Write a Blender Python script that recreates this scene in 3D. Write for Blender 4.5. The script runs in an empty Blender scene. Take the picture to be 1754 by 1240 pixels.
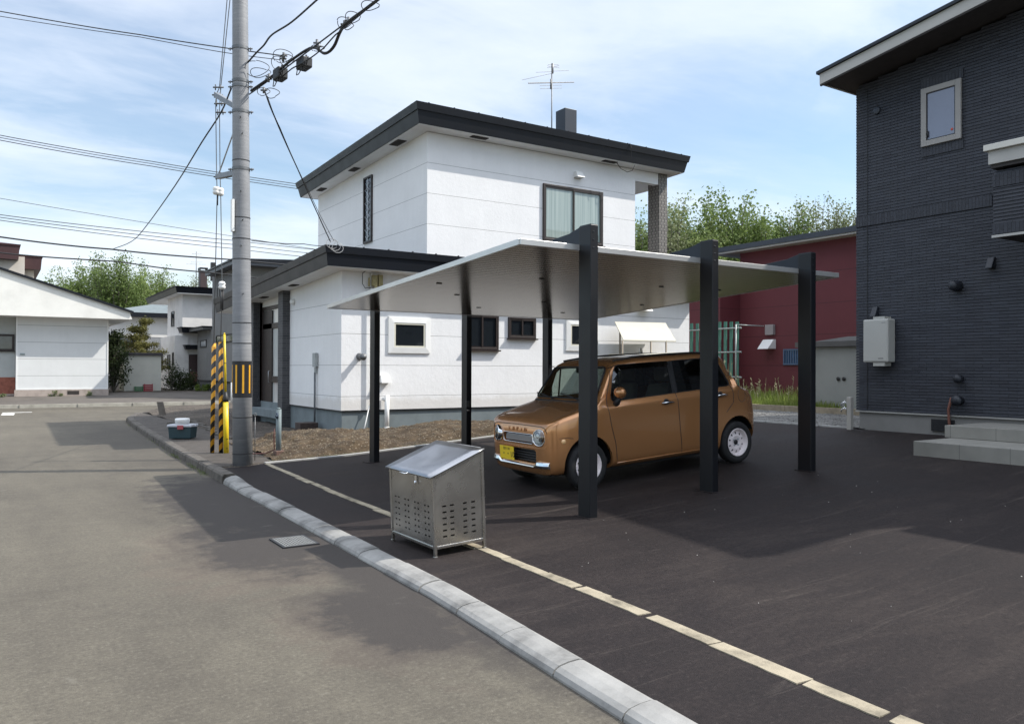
import bpy, bmesh, math, random
from mathutils import Vector, Matrix, noise
from mathutils.bvhtree import BVHTree
S = bpy.context.scene
C = S.collection
R = math.radians
# ------------------------------------------------------------------ camera
EYE = 1.6
FL = 1380.0
YAW = math.atan2(2123, 1380)
PIT = math.atan(11.1/1380)
ROLL = .0035
F0 = Vector((math.cos(YAW), math.sin(YAW), 0))
R0 = Vector((math.sin(YAW), -math.cos(YAW), 0))
Z = Vector((0, 0, 1))
FW = F0*math.cos(PIT) + Z*math.sin(PIT)
U0 = -F0*math.sin(PIT) + Z*math.cos(PIT)
RT = R0*math.cos(ROLL) + U0*math.sin(ROLL)
UP = U0*math.cos(ROLL) - R0*math.sin(ROLL)
cam = bpy.data.cameras.new('camera')
co = bpy.data.objects.new('camera', cam)
C.objects.link(co)
co.matrix_world = Matrix(((RT.x, UP.x, -FW.x, 0), (RT.y, UP.y, -FW.y, 0), (RT.z, UP.z, -FW.z, EYE), (0, 0, 0, 1)))
cam.sensor_width = 36
cam.lens = 36*FL/1754
cam.clip_start = .05
cam.clip_end = 3000
S.camera = co
S.view_settings.view_transform = 'Standard'
S.view_settings.look = 'None'
S.view_settings.exposure = .32
S.view_settings.gamma = 1

# ------------------------------------------------------------------ sun and sky
SUN = Vector((.894*math.cos(R(45.5)), -.447*math.cos(R(45.5)), math.sin(R(45.5)))).normalized()
sl = bpy.data.lights.new('sun', 'SUN')
sl.energy = 4.5
sl.angle = R(.53)
sl.color = (1, .95, .87)
so = bpy.data.objects.new('sun', sl)
C.objects.link(so)
so.rotation_euler = (-SUN).to_track_quat('-Z', 'Y').to_euler()
w = bpy.data.worlds.new('World')
S.world = w
w.use_nodes = True
nt = w.node_tree
nt.nodes.clear()
def N(t, ty, **kw):
    n = t.nodes.new(ty)
    for k, v in kw.items(): setattr(n, k, v)
    return n
out = N(nt, 'ShaderNodeOutputWorld')
bg = N(nt, 'ShaderNodeBackground')
sky = N(nt, 'ShaderNodeTexSky', sky_type='NISHITA')
sky.sun_disc = False
sky.sun_elevation = R(45.5)
sky.sun_rotation = math.atan2(SUN.x, SUN.y)
sky.air_density = 1.3
sky.dust_density = .6
sky.ozone_density = 3
bg.inputs[1].default_value = .14
tc = N(nt, 'ShaderNodeTexCoord')
sx = N(nt, 'ShaderNodeSeparateXYZ')
nt.links.new(tc.outputs['Generated'], sx.inputs[0])
def M(t, op, a, b=None, c=None, clamp=False):
    n = N(t, 'ShaderNodeMath', operation=op)
    n.use_clamp = clamp
    for i, v in enumerate((a, b, c)):
        if v is None: continue
        if isinstance(v, (int, float)): n.inputs[i].default_value = v
        else: t.links.new(v, n.inputs[i])
    return n.outputs[0]
zc = M(nt, 'MAXIMUM', M(nt, 'ADD', sx.outputs[2], .10), .03)
cx = N(nt, 'ShaderNodeCombineXYZ')
nt.links.new(M(nt, 'DIVIDE', sx.outputs[0], zc), cx.inputs[0])
nt.links.new(M(nt, 'DIVIDE', sx.outputs[1], zc), cx.inputs[1])
def noisen(t, vec, scale, detail=6, rough=.6, dist=0, out='Fac'):
    n = N(t, 'ShaderNodeTexNoise')
    n.inputs['Scale'].default_value = scale
    n.inputs['Detail'].default_value = detail
    n.inputs['Roughness'].default_value = rough
    n.inputs['Distortion'].default_value = dist
    if vec is not None: t.links.new(vec, n.inputs['Vector'])
    return n.outputs[out]
def ramp(t, fac, stops):
    n = N(t, 'ShaderNodeValToRGB')
    e = n.color_ramp.elements
    while len(e) > 1: e.remove(e[-1])
    for i, (p, c) in enumerate(stops):
        x = e[0] if i == 0 else e.new(p)
        x.position = p
        x.color = (c, c, c, 1) if isinstance(c, (int, float)) else (*c, 1)
    t.links.new(fac, n.inputs[0])
    return n.outputs[0]
mp = N(nt, 'ShaderNodeMapping')
mp.inputs['Rotation'].default_value = (0, 0, R(20))
mp.inputs['Scale'].default_value = (.62, 1.0, 1)
mp.inputs['Location'].default_value = (3.6, .9, 0)
nt.links.new(cx.outputs[0], mp.inputs[0])
n1 = noisen(nt, mp.outputs[0], .62, 7, .55, .35)
n2 = noisen(nt, mp.outputs[0], 2.6, 8, .62, .6)
cl = M(nt, 'ADD', M(nt, 'MULTIPLY', n1, .84), M(nt, 'MULTIPLY', n2, .16))
cf = ramp(nt, cl, [(.38, 0.02), (.48, .20), (.58, .66), (.72, 1)])
# thin veil denser toward the horizon, plus unseen cloud added overhead
hz = ramp(nt, sx.outputs[2], [(0, .36), (.10, .16), (.30, .04), (.46, .10), (.62, .72), (1, .8)])
cbr = M(nt, 'ADD', 1.0, M(nt, 'MULTIPLY', ramp(nt, sx.outputs[2], [(.44, 0), (.66, 1)]), 1.15))  # added cloud above the view, brightened to fill the shaded walls
cf = M(nt, 'MULTIPLY', M(nt, 'MAXIMUM', cf, hz), .97)
mx = N(nt, 'ShaderNodeMix', data_type='RGBA')
nt.links.new(cf, mx.inputs['Factor'])
nt.links.new(sky.outputs[0], mx.inputs['A'])
cv = N(nt, 'ShaderNodeVectorMath', operation='SCALE')
cv.inputs[0].default_value = (6.1, 6.5, 7.2)
nt.links.new(cbr, cv.inputs['Scale'])
nt.links.new(cv.outputs[0], mx.inputs['B'])
nt.links.new(mx.outputs['Result'], bg.inputs[0])
nt.links.new(bg.outputs[0], out.inputs[0])

# ------------------------------------------------------------------ measuring
def ray(px, py):
    return FW + RT*((px-877)/FL) - UP*((py-620)/FL)
def atV(px, py, Y):
    r = ray(px, py); r = r*(Y/r.y); return Vector((r.x, r.y, r.z+EYE))
def atU(px, py, X):
    r = ray(px, py); r = r*(X/r.x); return Vector((r.x, r.y, r.z+EYE))
def atZ(px, py, z):
    r = ray(px, py); r = r*((z-EYE)/r.z); return Vector((r.x, r.y, z))
def atD(px, py, d):
    r = ray(px, py)*d; return Vector((r.x, r.y, r.z+EYE))
def lot(x):
    return .05+(x-2.85)*.0323 if x < 5.02 else .12+.0685*(x-5.02)

# ------------------------------------------------------------------ objects
def tag(o, label=None, cat=None, group=None, kind=None):
    if label: o['label'] = label
    if cat: o['category'] = cat
    if group: o['group'] = group
    if kind: o['kind'] = kind
    return o
def thing(name, label, cat, loc=(0, 0, 0), group=None, rot=(0, 0, 0)):
    o = bpy.data.objects.new(name, None)
    C.objects.link(o)
    o.empty_display_size = .2
    o.location = loc
    o.rotation_euler = rot
    o['local'] = 0
    del o['local']
    return tag(o, label, cat, group)
def copy_tree(o, parent=None):
    c = o.copy()
    C.objects.link(c)
    c.parent = parent
    for ch in [x for x in C.objects if x.parent == o]:
        copy_tree(ch, c)
    return c
def offset_of(o):
    v = Vector((0, 0, 0))
    while o is not None:
        v += o.location
        o = o.parent
    return v
class MB:
    def __init__(s):
        s.bm = bmesh.new()
    def box(s, a, b, mi=0):
        a, b = [min(p, q) for p, q in zip(a, b)], [max(p, q) for p, q in zip(a, b)]
        v = [s.bm.verts.new((x, y, z)) for z in (a[2], b[2]) for y in (a[1], b[1]) for x in (a[0], b[0])]
        for f in ((0, 2, 3, 1), (4, 5, 7, 6), (0, 1, 5, 4), (2, 6, 7, 3), (0, 4, 6, 2), (1, 3, 7, 5)):
            s.bm.faces.new([v[i] for i in f]).material_index = mi
        return s
    def hexa(s, pts, mi=0):
        v = [s.bm.verts.new(p) for p in pts]     # four of the bottom ring, four of the top ring
        for f in ((3, 2, 1, 0), (4, 5, 6, 7), (0, 1, 5, 4), (1, 2, 6, 5), (2, 3, 7, 6), (3, 0, 4, 7)):
            s.bm.faces.new([v[i] for i in f]).material_index = mi
        return s
    def face(s, pts, mi=0):
        f = s.bm.faces.new([s.bm.verts.new(p) for p in pts])
        f.material_index = mi
        return s
    def prism(s, poly, vec, mi=0):
        vec = Vector(vec)
        a = [s.bm.verts.new(p) for p in poly]
        b = [s.bm.verts.new(Vector(p)+vec) for p in poly]
        n = len(a)
        fs = [s.bm.faces.new(a[::-1]), s.bm.faces.new(b)]
        for i in range(n): fs.append(s.bm.faces.new((a[i], a[(i+1) % n], b[(i+1) % n], b[i])))
        for f in fs: f.material_index = mi
        return s
    def tube(s, pts, r, n=8, cap=True, mi=0):
        pts = [Vector(p) for p in pts]
        rs = r if isinstance(r, (list, tuple)) else [r]*len(pts)
        rings = []
        d0 = (pts[1]-pts[0]).normalized()
        u = d0.orthogonal().normalized()
        if abs(d0.z) > .9: u = (Vector((1, 0, 0)) - d0*d0.x).normalized()
        for i, p in enumerate(pts):
            d = (pts[min(i+1, len(pts)-1)]-pts[max(i-1, 0)]).normalized()
            u = (u-d*u.dot(d)).normalized()
            v = d.cross(u)
            rings.append([s.bm.verts.new(p+(u*math.cos(2*math.pi*k/n)+v*math.sin(2*math.pi*k/n))*rs[i]) for k in range(n)])
        for a, b in zip(rings, rings[1:]):
            for k in range(n):
                f = s.bm.faces.new((a[k], a[(k+1) % n], b[(k+1) % n], b[k]))
                f.smooth = n > 5
                f.material_index = mi
        if cap:
            s.bm.faces.new(rings[0][::-1]).material_index = mi
            s.bm.faces.new(rings[-1]).material_index = mi
        return s
    def lathe(s, c, axis, prof, n=32, mi=0):
        c = Vector(c); axis = Vector(axis).normalized()
        u = axis.orthogonal().normalized(); v = axis.cross(u)
        rings = []
        for (r, h) in prof:
            if r < 1e-6: rings.append([s.bm.verts.new(c+axis*h)])
            else: rings.append([s.bm.verts.new(c+axis*h+(u*math.cos(2*math.pi*k/n)+v*math.sin(2*math.pi*k/n))*r) for k in range(n)])
        for a, b in zip(rings, rings[1:]):
            for k in range(n):
                A = a[k % len(a)], a[(k+1) % len(a)]
                B = b[(k+1) % len(b)], b[k % len(b)]
                q = []
                for x in A+B:
                    if x not in q: q.append(x)
                if len(q) > 2:
                    f = s.bm.faces.new(q)
                    f.smooth = True
                    f.material_index = mi
        return s
    def frame(s, a, b, w, axis, mi=0):
        # rectangular picture frame filling the box a..b, bars of width w, open along axis
        a, b = [min(p, q) for p, q in zip(a, b)], [max(p, q) for p, q in zip(a, b)]
        i, j = [k for k in range(3) if k != axis]   # j is the upright one
        def bx(i0, i1, j0, j1):
            lo, hi = list(a), list(b)
            lo[i], hi[i], lo[j], hi[j] = i0, i1, j0, j1
            s.box(lo, hi, mi)
        bx(a[i], a[i]+w, a[j], b[j]); bx(b[i]-w, b[i], a[j], b[j])
        bx(a[i]+w, b[i]-w, a[j], a[j]+w); bx(a[i]+w, b[i]-w, b[j]-w, b[j])
        return s
    def build(s, name, mats, parent=None, bevel=0, smooth=None, local=False, recalc=True):
        if recalc: bmesh.ops.recalc_face_normals(s.bm, faces=s.bm.faces)
        if parent is not None and not local:
            bmesh.ops.translate(s.bm, verts=s.bm.verts, vec=-offset_of(parent))
        me = bpy.data.meshes.new(name)
        s.bm.to_mesh(me)
        s.bm.free()
        if not isinstance(mats, (list, tuple)): mats = [mats]
        for m in mats: me.materials.append(m)
        o = bpy.data.objects.new(name, me)
        C.objects.link(o)
        if parent is not None: o.parent = parent
        if smooth:
            for p in me.polygons: p.use_smooth = True
        if bevel:
            b = o.modifiers.new('bevel', 'BEVEL')
            b.width = bevel
            b.segments = 2
            b.limit_method = 'ANGLE'
            b.angle_limit = R(40)
        return o

# ------------------------------------------------------------------ materials
def newmat(name):
    m = bpy.data.materials.new(name)
    m.use_nodes = True
    t = m.node_tree
    b = t.nodes['Principled BSDF']
    return m, t, b
def objco(t, scale=None):
    tc = N(t, 'ShaderNodeNewGeometry')
    o = tc.outputs['Position']
    if scale:
        mp = N(t, 'ShaderNodeMapping')
        mp.inputs['Scale'].default_value = scale
        t.links.new(o, mp.inputs[0])
        o = mp.outputs[0]
    return o
def mixc(t, fac, a, b, mode='MIX'):
    n = N(t, 'ShaderNodeMix', data_type='RGBA', blend_type=mode)
    for k, v in (('Factor', fac), ('A', a), ('B', b)):
        if isinstance(v, (int, float)): n.inputs[k].default_value = v
        elif isinstance(v, tuple): n.inputs[k].default_value = (*v, 1)
        else: t.links.new(v, n.inputs[k])
    return n.outputs['Result']
def bump(t, b, h, strength=.3, dist=.01):
    n = N(t, 'ShaderNodeBump')
    n.inputs['Strength'].default_value = strength
    n.inputs['Distance'].default_value = dist
    t.links.new(h, n.inputs['Height'])
    t.links.new(n.outputs[0], b.inputs['Normal'])
    return n
def mat(name, col, rough=.6, metal=0, var=.12, vs=3, bs=None, bstr=.2, bd=.004, spec=.5, coat=0, stretch=None):
    m, t, b = newmat(name)
    p = objco(t, stretch)
    b.inputs['Roughness'].default_value = rough
    b.inputs['Metallic'].default_value = metal
    b.inputs['Specular IOR Level'].default_value = spec
    b.inputs['Coat Weight'].default_value = coat
    b.inputs['Coat Roughness'].default_value = .04
    if var:
        n = noisen(t, p, vs, 8, .65)
        dark = tuple(c*(1-var*1.6) for c in col)
        lite = tuple(min(1, c*(1+var*.8)) for c in col)
        t.links.new(ramp(t, n, [(.25, dark), (.5, col), (.75, lite)]), b.inputs['Base Color'])
        t.links.new(ramp(t, n, [(.2, min(1, rough*1.15)), (.8, rough*.85)]), b.inputs['Roughness'])
    else:
        b.inputs['Base Color'].default_value = (*col, 1)
    if bs: bump(t, b, noisen(t, p, bs, 4, .6), bstr, bd)
    return m
def lines(t, coord, period, off, wdt):
    # 1 on the line, 0 elsewhere
    f = M(t, 'FRACT', M(t, 'DIVIDE', M(t, 'SUBTRACT', coord, off), period))
    d = M(t, 'ABSOLUTE', M(t, 'SUBTRACT', f, .5))
    return M(t, 'LESS_THAN', M(t, 'SUBTRACT', .5, d), wdt/period/2)
def siding(name, col, period, off, bs=45, bstr=.5, bd=.012, var=.05, wdt=.012, tilt=0, gc=.35, rough=.8, streak=.12, vert=None, splash=None):
    m, t, b = newmat(name)
    p = objco(t)
    s = N(t, 'ShaderNodeSeparateXYZ')
    t.links.new(p, s.inputs[0])
    z = s.outputs[2]
    if tilt: z = M(t, 'SUBTRACT', z, M(t, 'MULTIPLY', s.outputs[0], tilt))
    ln = lines(t, z, period, off, wdt)
    n = noisen(t, p, 1.3, 8, .65)
    mp = N(t, 'ShaderNodeMapping'); mp.inputs['Scale'].default_value = (5, 5, .25)
    t.links.new(p, mp.inputs[0])
    st = ramp(t, noisen(t, mp.outputs[0], 1.5, 6, .7), [(.42, 0.0), (.75, 1.0)])
    c = ramp(t, n, [(.3, tuple(x*(1-var*1.5) for x in col)), (.7, col)])
    c = mixc(t, M(t, 'MULTIPLY', st, streak), c, tuple(x*.6 for x in col))
    if splash is not None:
        sp = M(t, 'ADD', M(t, 'SUBTRACT', s.outputs[2], splash), M(t, 'MULTIPLY', noisen(t, p, 3.5, 6, .7), -.35))
        c = mixc(t, ramp(t, sp, [(0, .30), (.12, 0)]), c, (.42, .37, .30))
    c = mixc(t, M(t, 'MULTIPLY', ln, 1-gc), c, tuple(x*.25 for x in col))
    t.links.new(c, b.inputs['Base Color'])
    b.inputs['Roughness'].default_value = rough
    h = M(t, 'ADD', M(t, 'MULTIPLY', noisen(t, p, bs, 5, .6), .5), M(t, 'MULTIPLY', noisen(t, p, bs*.3, 3, .5), .5))
    h = M(t, 'SUBTRACT', h, M(t, 'MULTIPLY', ln, .8))
    bump(t, b, h, bstr, bd)
    return m
def glassm(name, tint=(.03, .035, .04), alpha=.25, rough=.03):
    m, t, b = newmat(name)
    t.nodes.remove(b)
    o = t.nodes['Material Output']
    tr = N(t, 'ShaderNodeBsdfTransparent'); tr.inputs[0].default_value = (*tint, 1)
    gl = N(t, 'ShaderNodeBsdfGlossy'); gl.inputs['Roughness'].default_value = rough
    fr = N(t, 'ShaderNodeFresnel'); fr.inputs[0].default_value = 1.5
    mx = N(t, 'ShaderNodeMixShader')
    t.links.new(M(t, 'ADD', M(t, 'MULTIPLY', fr.outputs[0], 1.2), alpha, clamp=True), mx.inputs[0])
    t.links.new(tr.outputs[0], mx.inputs[1])
    t.links.new(gl.outputs[0], mx.inputs[2])
    t.links.new(mx.outputs[0], o.inputs[0])
    return m
m_black = mat('black_plastic', (.012, .012, .014), .5, var=.15)
m_rubber = mat('rubber', (.016, .016, .017), .8, var=.2, vs=20)
m_steel = mat('galvanised_steel', (.5, .52, .54), .38, .9, .15, 12)
m_wire = mat('cable_sheath', (.012, .012, .013), .55, var=0)
m_white = mat('white_paint', (.78, .78, .76), .45, var=.05)
m_chrome = mat('chrome', (.85, .86, .88), .08, 1, 0)
m_glass = mat('window_glass', (.012, .015, .018), .04, 0, 0, spec=.9)
m_dsteel = mat('weathered_steel', (.16, .165, .17), .5, .7, .2, 12)
m_brown = mat('brown_sash', (.022, .014, .012), .45, var=.1)
m_navy = mat('navy_fascia_metal', (.0085, .0105, .0155), .42, .1, .25, 2.5, bs=6, bstr=.08, bd=.01, spec=.35)
m_navy_lit = m_navy
# ------------------------------------------------------------------ ground materials
def asphalt_old():
    m, t, b = newmat('dusty_asphalt')
    p = objco(t)
    big = noisen(t, p, .35, 5, .6, .3)
    mp = N(t, 'ShaderNodeMapping'); mp.inputs['Scale'].default_value = (1.6, .35, 1)
    t.links.new(p, mp.inputs[0])
    trk = noisen(t, mp.outputs[0], 1.0, 6, .6)
    fine = noisen(t, p, 160, 3, .7)
    mid = noisen(t, p, 7, 8, .7)
    k = M(t, 'ADD', M(t, 'MULTIPLY', big, .45), M(t, 'ADD', M(t, 'MULTIPLY', trk, .3), M(t, 'MULTIPLY', mid, .25)))
    c = ramp(t, k, [(.33, (.056, .048, .037)), (.45, (.086, .075, .058)), (.57, (.118, .104, .079)), (.70, (.158, .142, .108))])
    gr = noisen(t, p, 38, 5, .75)
    c = mixc(t, ramp(t, gr, [(.34, .55), (.50, 0)]), c, (.045, .040, .033))
    c = mixc(t, ramp(t, gr, [(.54, 0), (.68, .42)]), c, (.21, .195, .16))
    c = mixc(t, ramp(t, fine, [(.3, .6), (.5, 0)]), c, (.045, .042, .036))
    c = mixc(t, ramp(t, fine, [(.62, 0), (.78, .5)]), c, (.26, .24, .20))
    # wet looking patches along the kerb, one also painting in carport shade
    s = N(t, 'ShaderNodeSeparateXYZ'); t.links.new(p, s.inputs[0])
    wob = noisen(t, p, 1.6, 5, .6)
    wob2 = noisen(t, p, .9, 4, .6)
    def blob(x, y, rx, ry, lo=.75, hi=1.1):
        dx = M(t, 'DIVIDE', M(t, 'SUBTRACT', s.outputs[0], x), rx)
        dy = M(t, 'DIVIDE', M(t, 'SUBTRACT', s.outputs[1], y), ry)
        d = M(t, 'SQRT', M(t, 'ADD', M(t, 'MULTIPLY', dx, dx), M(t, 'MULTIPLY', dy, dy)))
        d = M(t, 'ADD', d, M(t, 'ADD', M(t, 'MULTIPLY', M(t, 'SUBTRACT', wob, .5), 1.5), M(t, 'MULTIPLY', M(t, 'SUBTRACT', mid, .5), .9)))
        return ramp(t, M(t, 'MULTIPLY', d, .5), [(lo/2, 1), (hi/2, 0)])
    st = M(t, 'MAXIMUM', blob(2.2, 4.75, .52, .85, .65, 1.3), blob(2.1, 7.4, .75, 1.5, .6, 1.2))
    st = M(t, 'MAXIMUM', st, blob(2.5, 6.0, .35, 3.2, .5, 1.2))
    st = M(t, 'MAXIMUM', st, blob(2.45, 9.6, .85, 3.0, .7, 1.15))  # stain that also deepens the carport roof's shadow in the colour
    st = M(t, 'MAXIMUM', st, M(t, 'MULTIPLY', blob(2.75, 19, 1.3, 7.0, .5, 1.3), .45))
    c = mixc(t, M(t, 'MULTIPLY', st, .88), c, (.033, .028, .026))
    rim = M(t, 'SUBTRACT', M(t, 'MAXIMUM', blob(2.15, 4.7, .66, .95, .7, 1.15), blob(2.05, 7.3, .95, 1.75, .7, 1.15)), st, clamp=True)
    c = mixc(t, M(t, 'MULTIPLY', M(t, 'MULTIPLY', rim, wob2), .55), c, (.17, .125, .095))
    # pale dried smears
    mp2 = N(t, 'ShaderNodeMapping'); mp2.inputs['Scale'].default_value = (.8, 2.2, 1); mp2.inputs['Rotation'].default_value = (0, 0, .5)
    t.links.new(p, mp2.inputs[0])
    sm = ramp(t, noisen(t, mp2.outputs[0], 2.2, 9, .75, .6), [(.62, 0), (.74, .4)])
    c = mixc(t, sm, c, (.24, .225, .19))
    t.links.new(c, b.inputs['Base Color'])
    b.inputs['Roughness'].default_value = .88
    b.inputs['Specular IOR Level'].default_value = .35
    bump(t, b, M(t, 'ADD', fine, M(t, 'MULTIPLY', noisen(t, p, 45, 3, .6), .6)), .55, .006)
    return m
def asphalt_new():
    m, t, b = newmat('fresh_asphalt')
    p = objco(t)
    big = noisen(t, p, .5, 6, .62, .5)
    mp = N(t, 'ShaderNodeMapping'); mp.inputs['Scale'].default_value = (.6, 2.4, 1); mp.inputs['Rotation'].default_value = (0, 0, -.25)
    t.links.new(p, mp.inputs[0])
    trk = noisen(t, mp.outputs[0], 1.3, 9, .72, .5)
    fine = noisen(t, p, 190, 3, .7)
    k = M(t, 'ADD', M(t, 'MULTIPLY', big, .5), M(t, 'MULTIPLY', trk, .5))
    c = ramp(t, k, [(.36, (.0150, .0120, .0122)), (.5, (.0215, .0168, .0164)), (.62, (.036, .0285, .026)), (.74, (.068, .055, .048))])
    sm = ramp(t, noisen(t, mp.outputs[0], 3.2, 10, .8, .9), [(.60, 0), (.76, .45)])
    c = mixc(t, sm, c, (.085, .07, .062))
    mp3 = N(t, 'ShaderNodeMapping'); mp3.inputs['Scale'].default_value = (.35, 5.5, 1); mp3.inputs['Rotation'].default_value = (0, 0, .55)
    t.links.new(p, mp3.inputs[0])
    c = mixc(t, ramp(t, noisen(t, mp3.outputs[0], 1.6, 7, .7, 1.2), [(.58, 0), (.72, .38)]), c, (.10, .083, .072))
    gr = noisen(t, p, 34, 5, .75)
    c = mixc(t, ramp(t, gr, [(.34, .55), (.50, 0)]), c, (.008, .007, .0075))
    c = mixc(t, ramp(t, gr, [(.56, 0), (.70, .32)]), c, (.075, .062, .056))
    c = mixc(t, ramp(t, fine, [(.3, .5), (.5, 0)]), c, (.009, .008, .009))
    c = mixc(t, ramp(t, fine, [(.64, 0), (.8, .45)]), c, (.11, .095, .09))
    t.links.new(c, b.inputs['Base Color'])
    b.inputs['Specular IOR Level'].default_value = .16
    t.links.new(ramp(t, k, [(.3, .66), (.7, .85)]), b.inputs['Roughness'])
    bump(t, b, M(t, 'ADD', fine, M(t, 'MULTIPLY', noisen(t, p, 55, 3, .6), .7)), .6, .006)
    return m
def soilm(name, a, b_, c_, scale=5, stones=True, pale=(.30, .25, .18)):
    m, t, b = newmat(name)
    p = objco(t)
    n = noisen(t, p, scale, 10, .75)
    c = ramp(t, n, [(.3, a), (.5, b_), (.7, c_)])
    if stones:
        v = N(t, 'ShaderNodeTexVoronoi'); v.inputs['Scale'].default_value = 26
        t.links.new(p, v.inputs['Vector'])
        sc = N(t, 'ShaderNodeSeparateColor'); t.links.new(v.outputs['Color'], sc.inputs[0])
        msk = M(t, 'MULTIPLY', M(t, 'GREATER_THAN', sc.outputs[0], .80), M(t, 'LESS_THAN', v.outputs['Distance'], .42))
        c = mixc(t, M(t, 'MULTIPLY', msk, .65), c, pale)
    big_ = noisen(t, p, 1.3, 6, .65)
    c = mixc(t, ramp(t, big_, [(.38, .6), (.55, 0)]), c, tuple(x*.55 for x in a))
    t.links.new(c, b.inputs['Base Color'])
    b.inputs['Roughness'].default_value = .95
    bump(t, b, M(t, 'ADD', noisen(t, p, 30, 6, .7), M(t, 'MULTIPLY', noisen(t, p, 110, 3, .7), .5)), .9, .03)
    return m
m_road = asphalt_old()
m_lot = asphalt_new()
m_soil = soilm('bare_soil', (.034, .021, .010), (.078, .051, .026), (.145, .102, .056))
m_dark_soil = soilm('dark_soil', (.045, .036, .029), (.075, .06, .047), (.11, .09, .07), 4)
m_gravel = soilm('gravel', (.06, .058, .055), (.12, .115, .11), (.22, .21, .19), 22)
m_land = soilm('land', (.05, .055, .025), (.09, .08, .045), (.13, .11, .07), .4, False)
m_walk = mat('old_pavement', (.054, .045, .037), .9, var=.3, vs=5, bs=90, bstr=.5, bd=.006)
m_kerb_new = mat('pale_kerb_concrete', (.225, .22, .208), .85, var=.55, vs=2.2, bs=60, bstr=.35, bd=.004)
m_kerb_old = mat('weathered_kerb_concrete', (.085, .074, .062), .9, var=.45, vs=7, bs=40, bstr=.5, bd=.008)
m_strip = mat('sandy_concrete', (.29, .25, .18), .88, var=.5, vs=4, bs=60, bstr=.6, bd=.008)
m_concrete = mat('concrete', (.34, .335, .32), .85, var=.12, vs=3, bs=50, bstr=.2)
m_mark = mat('road_paint', (.62, .61, .57), .7, var=.25, vs=14)

def sheet(name, xs, ys, zf, m, smooth=True, mask=None):
    bm = bmesh.new()
    g = [[bm.verts.new((x, y, zf(x, y))) for y in ys] for x in xs]
    for i in range(len(xs)-1):
        for j in range(len(ys)-1):
            if mask and not mask((xs[i]+xs[i+1])/2, (ys[j]+ys[j+1])/2): continue
            f = bm.faces.new((g[i][j], g[i+1][j], g[i+1][j+1], g[i][j+1]))
            f.smooth = smooth
    bmesh.ops.delete(bm, geom=[v for v in bm.verts if not v.link_faces], context='VERTS')
    me = bpy.data.meshes.new(name)
    bm.to_mesh(me)
    bm.free()
    me.materials.append(m)
    o = bpy.data.objects.new(name, me)
    C.objects.link(o)
    return tag(o, kind='structure')
def rng(a, b, s):
    n = max(1, round((b-a)/s))
    return [a+(b-a)*i/n for i in range(n+1)]
def poly(name, pts, z, m):
    b = MB(); b.face([(x, y, z) for x, y in pts])
    return tag(b.build(name, m, recalc=False), kind='structure')
sheet('ground', [-900, -60, 60, 1200], [-600, -60, 120, 1500], lambda x, y: -.08, m_land)
# road runs away from the camera; the cross street meets it
KX = [(-30, 1.9), (-6, 2.08), (2.4, 2.40), (5.0, 2.59), (8, 2.66), (11.4, 2.71), (15.7, 2.84), (22.7, 3.17), (26.0, 3.40), (28.4, 3.95), (30.7, 5.4), (33.1, 7.2), (34.9, 9.2), (35.6, 14), (35.8, 60)]
def kx(y):
    for (a, p), (b, q) in zip(KX, KX[1:]):
        if a <= y <= b: return p+(q-p)*(y-a)/(b-a)
    return KX[-1][1]
b = MB()
pts = [(-5.2, -30)]+[(x+.10, y) for y, x in KX]+[(60, 36.2), (9, 36.2), (-40, 37.4), (-40, 29), (-5.2, 27)]
b.face([(x, y, 0) for x, y in pts])
bmesh.ops.triangulate(b.bm, faces=b.bm.faces)
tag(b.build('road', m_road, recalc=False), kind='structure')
# stop line on the road
b = MB()
b.face([(.36, 31.45, .004), (.72, 31.3, .004), (.78, 32.6, .004), (.42, 32.7, .004)])
b.face([(.42, 32.95, .004), (1.3, 32.9, .004), (1.3, 33.15, .004), (.42, 33.2, .004)])
tag(b.build('road_marking', m_mark, recalc=False), kind='structure')
# sidewalk strip and parking area: one sloping sheet each
def sx_(y):
    y = min(y, 12.9)
    P = [(-14, 3.0), (1.99, 3.345), (3.94, 3.46), (5.76, 3.515), (8.9, 3.545), (12.3, 3.68), (12.9, 3.72)]
    for (a, p), (c, q) in zip(P, P[1:]):
        if a <= y <= c: return p+(q-p)*(y-a)/(c-a)
sheet('parking_area', [3.30, 4.0, 5.02, 7, 9, 12.16], [-14]+rng(-13.5, 12.5, .5)+[12.82], lambda x, y: lot(x), m_lot, False)
for v in C.objects['parking_area'].data.vertices:
    if v.co.x < 3.31: v.co.x = sx_(v.co.y); v.co.z = lot(v.co.x)
bm = bmesh.new()
ys = [-14]+rng(-13.5, 12.5, .5)+[12.9]
L = [bm.verts.new((kx(y)+.14, y, .045)) for y in ys]
Rr = [bm.verts.new((sx_(y), y, lot(sx_(y)))) for y in ys]
for i in range(len(ys)-1): bm.faces.new((L[i], Rr[i], Rr[i+1], L[i+1]))
me = bpy.data.meshes.new('pavement'); bm.to_mesh(me); bm.free(); me.materials.append(m_lot)
o = bpy.data.objects.new('pavement', me); C.objects.link(o); tag(o, kind='structure')
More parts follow.
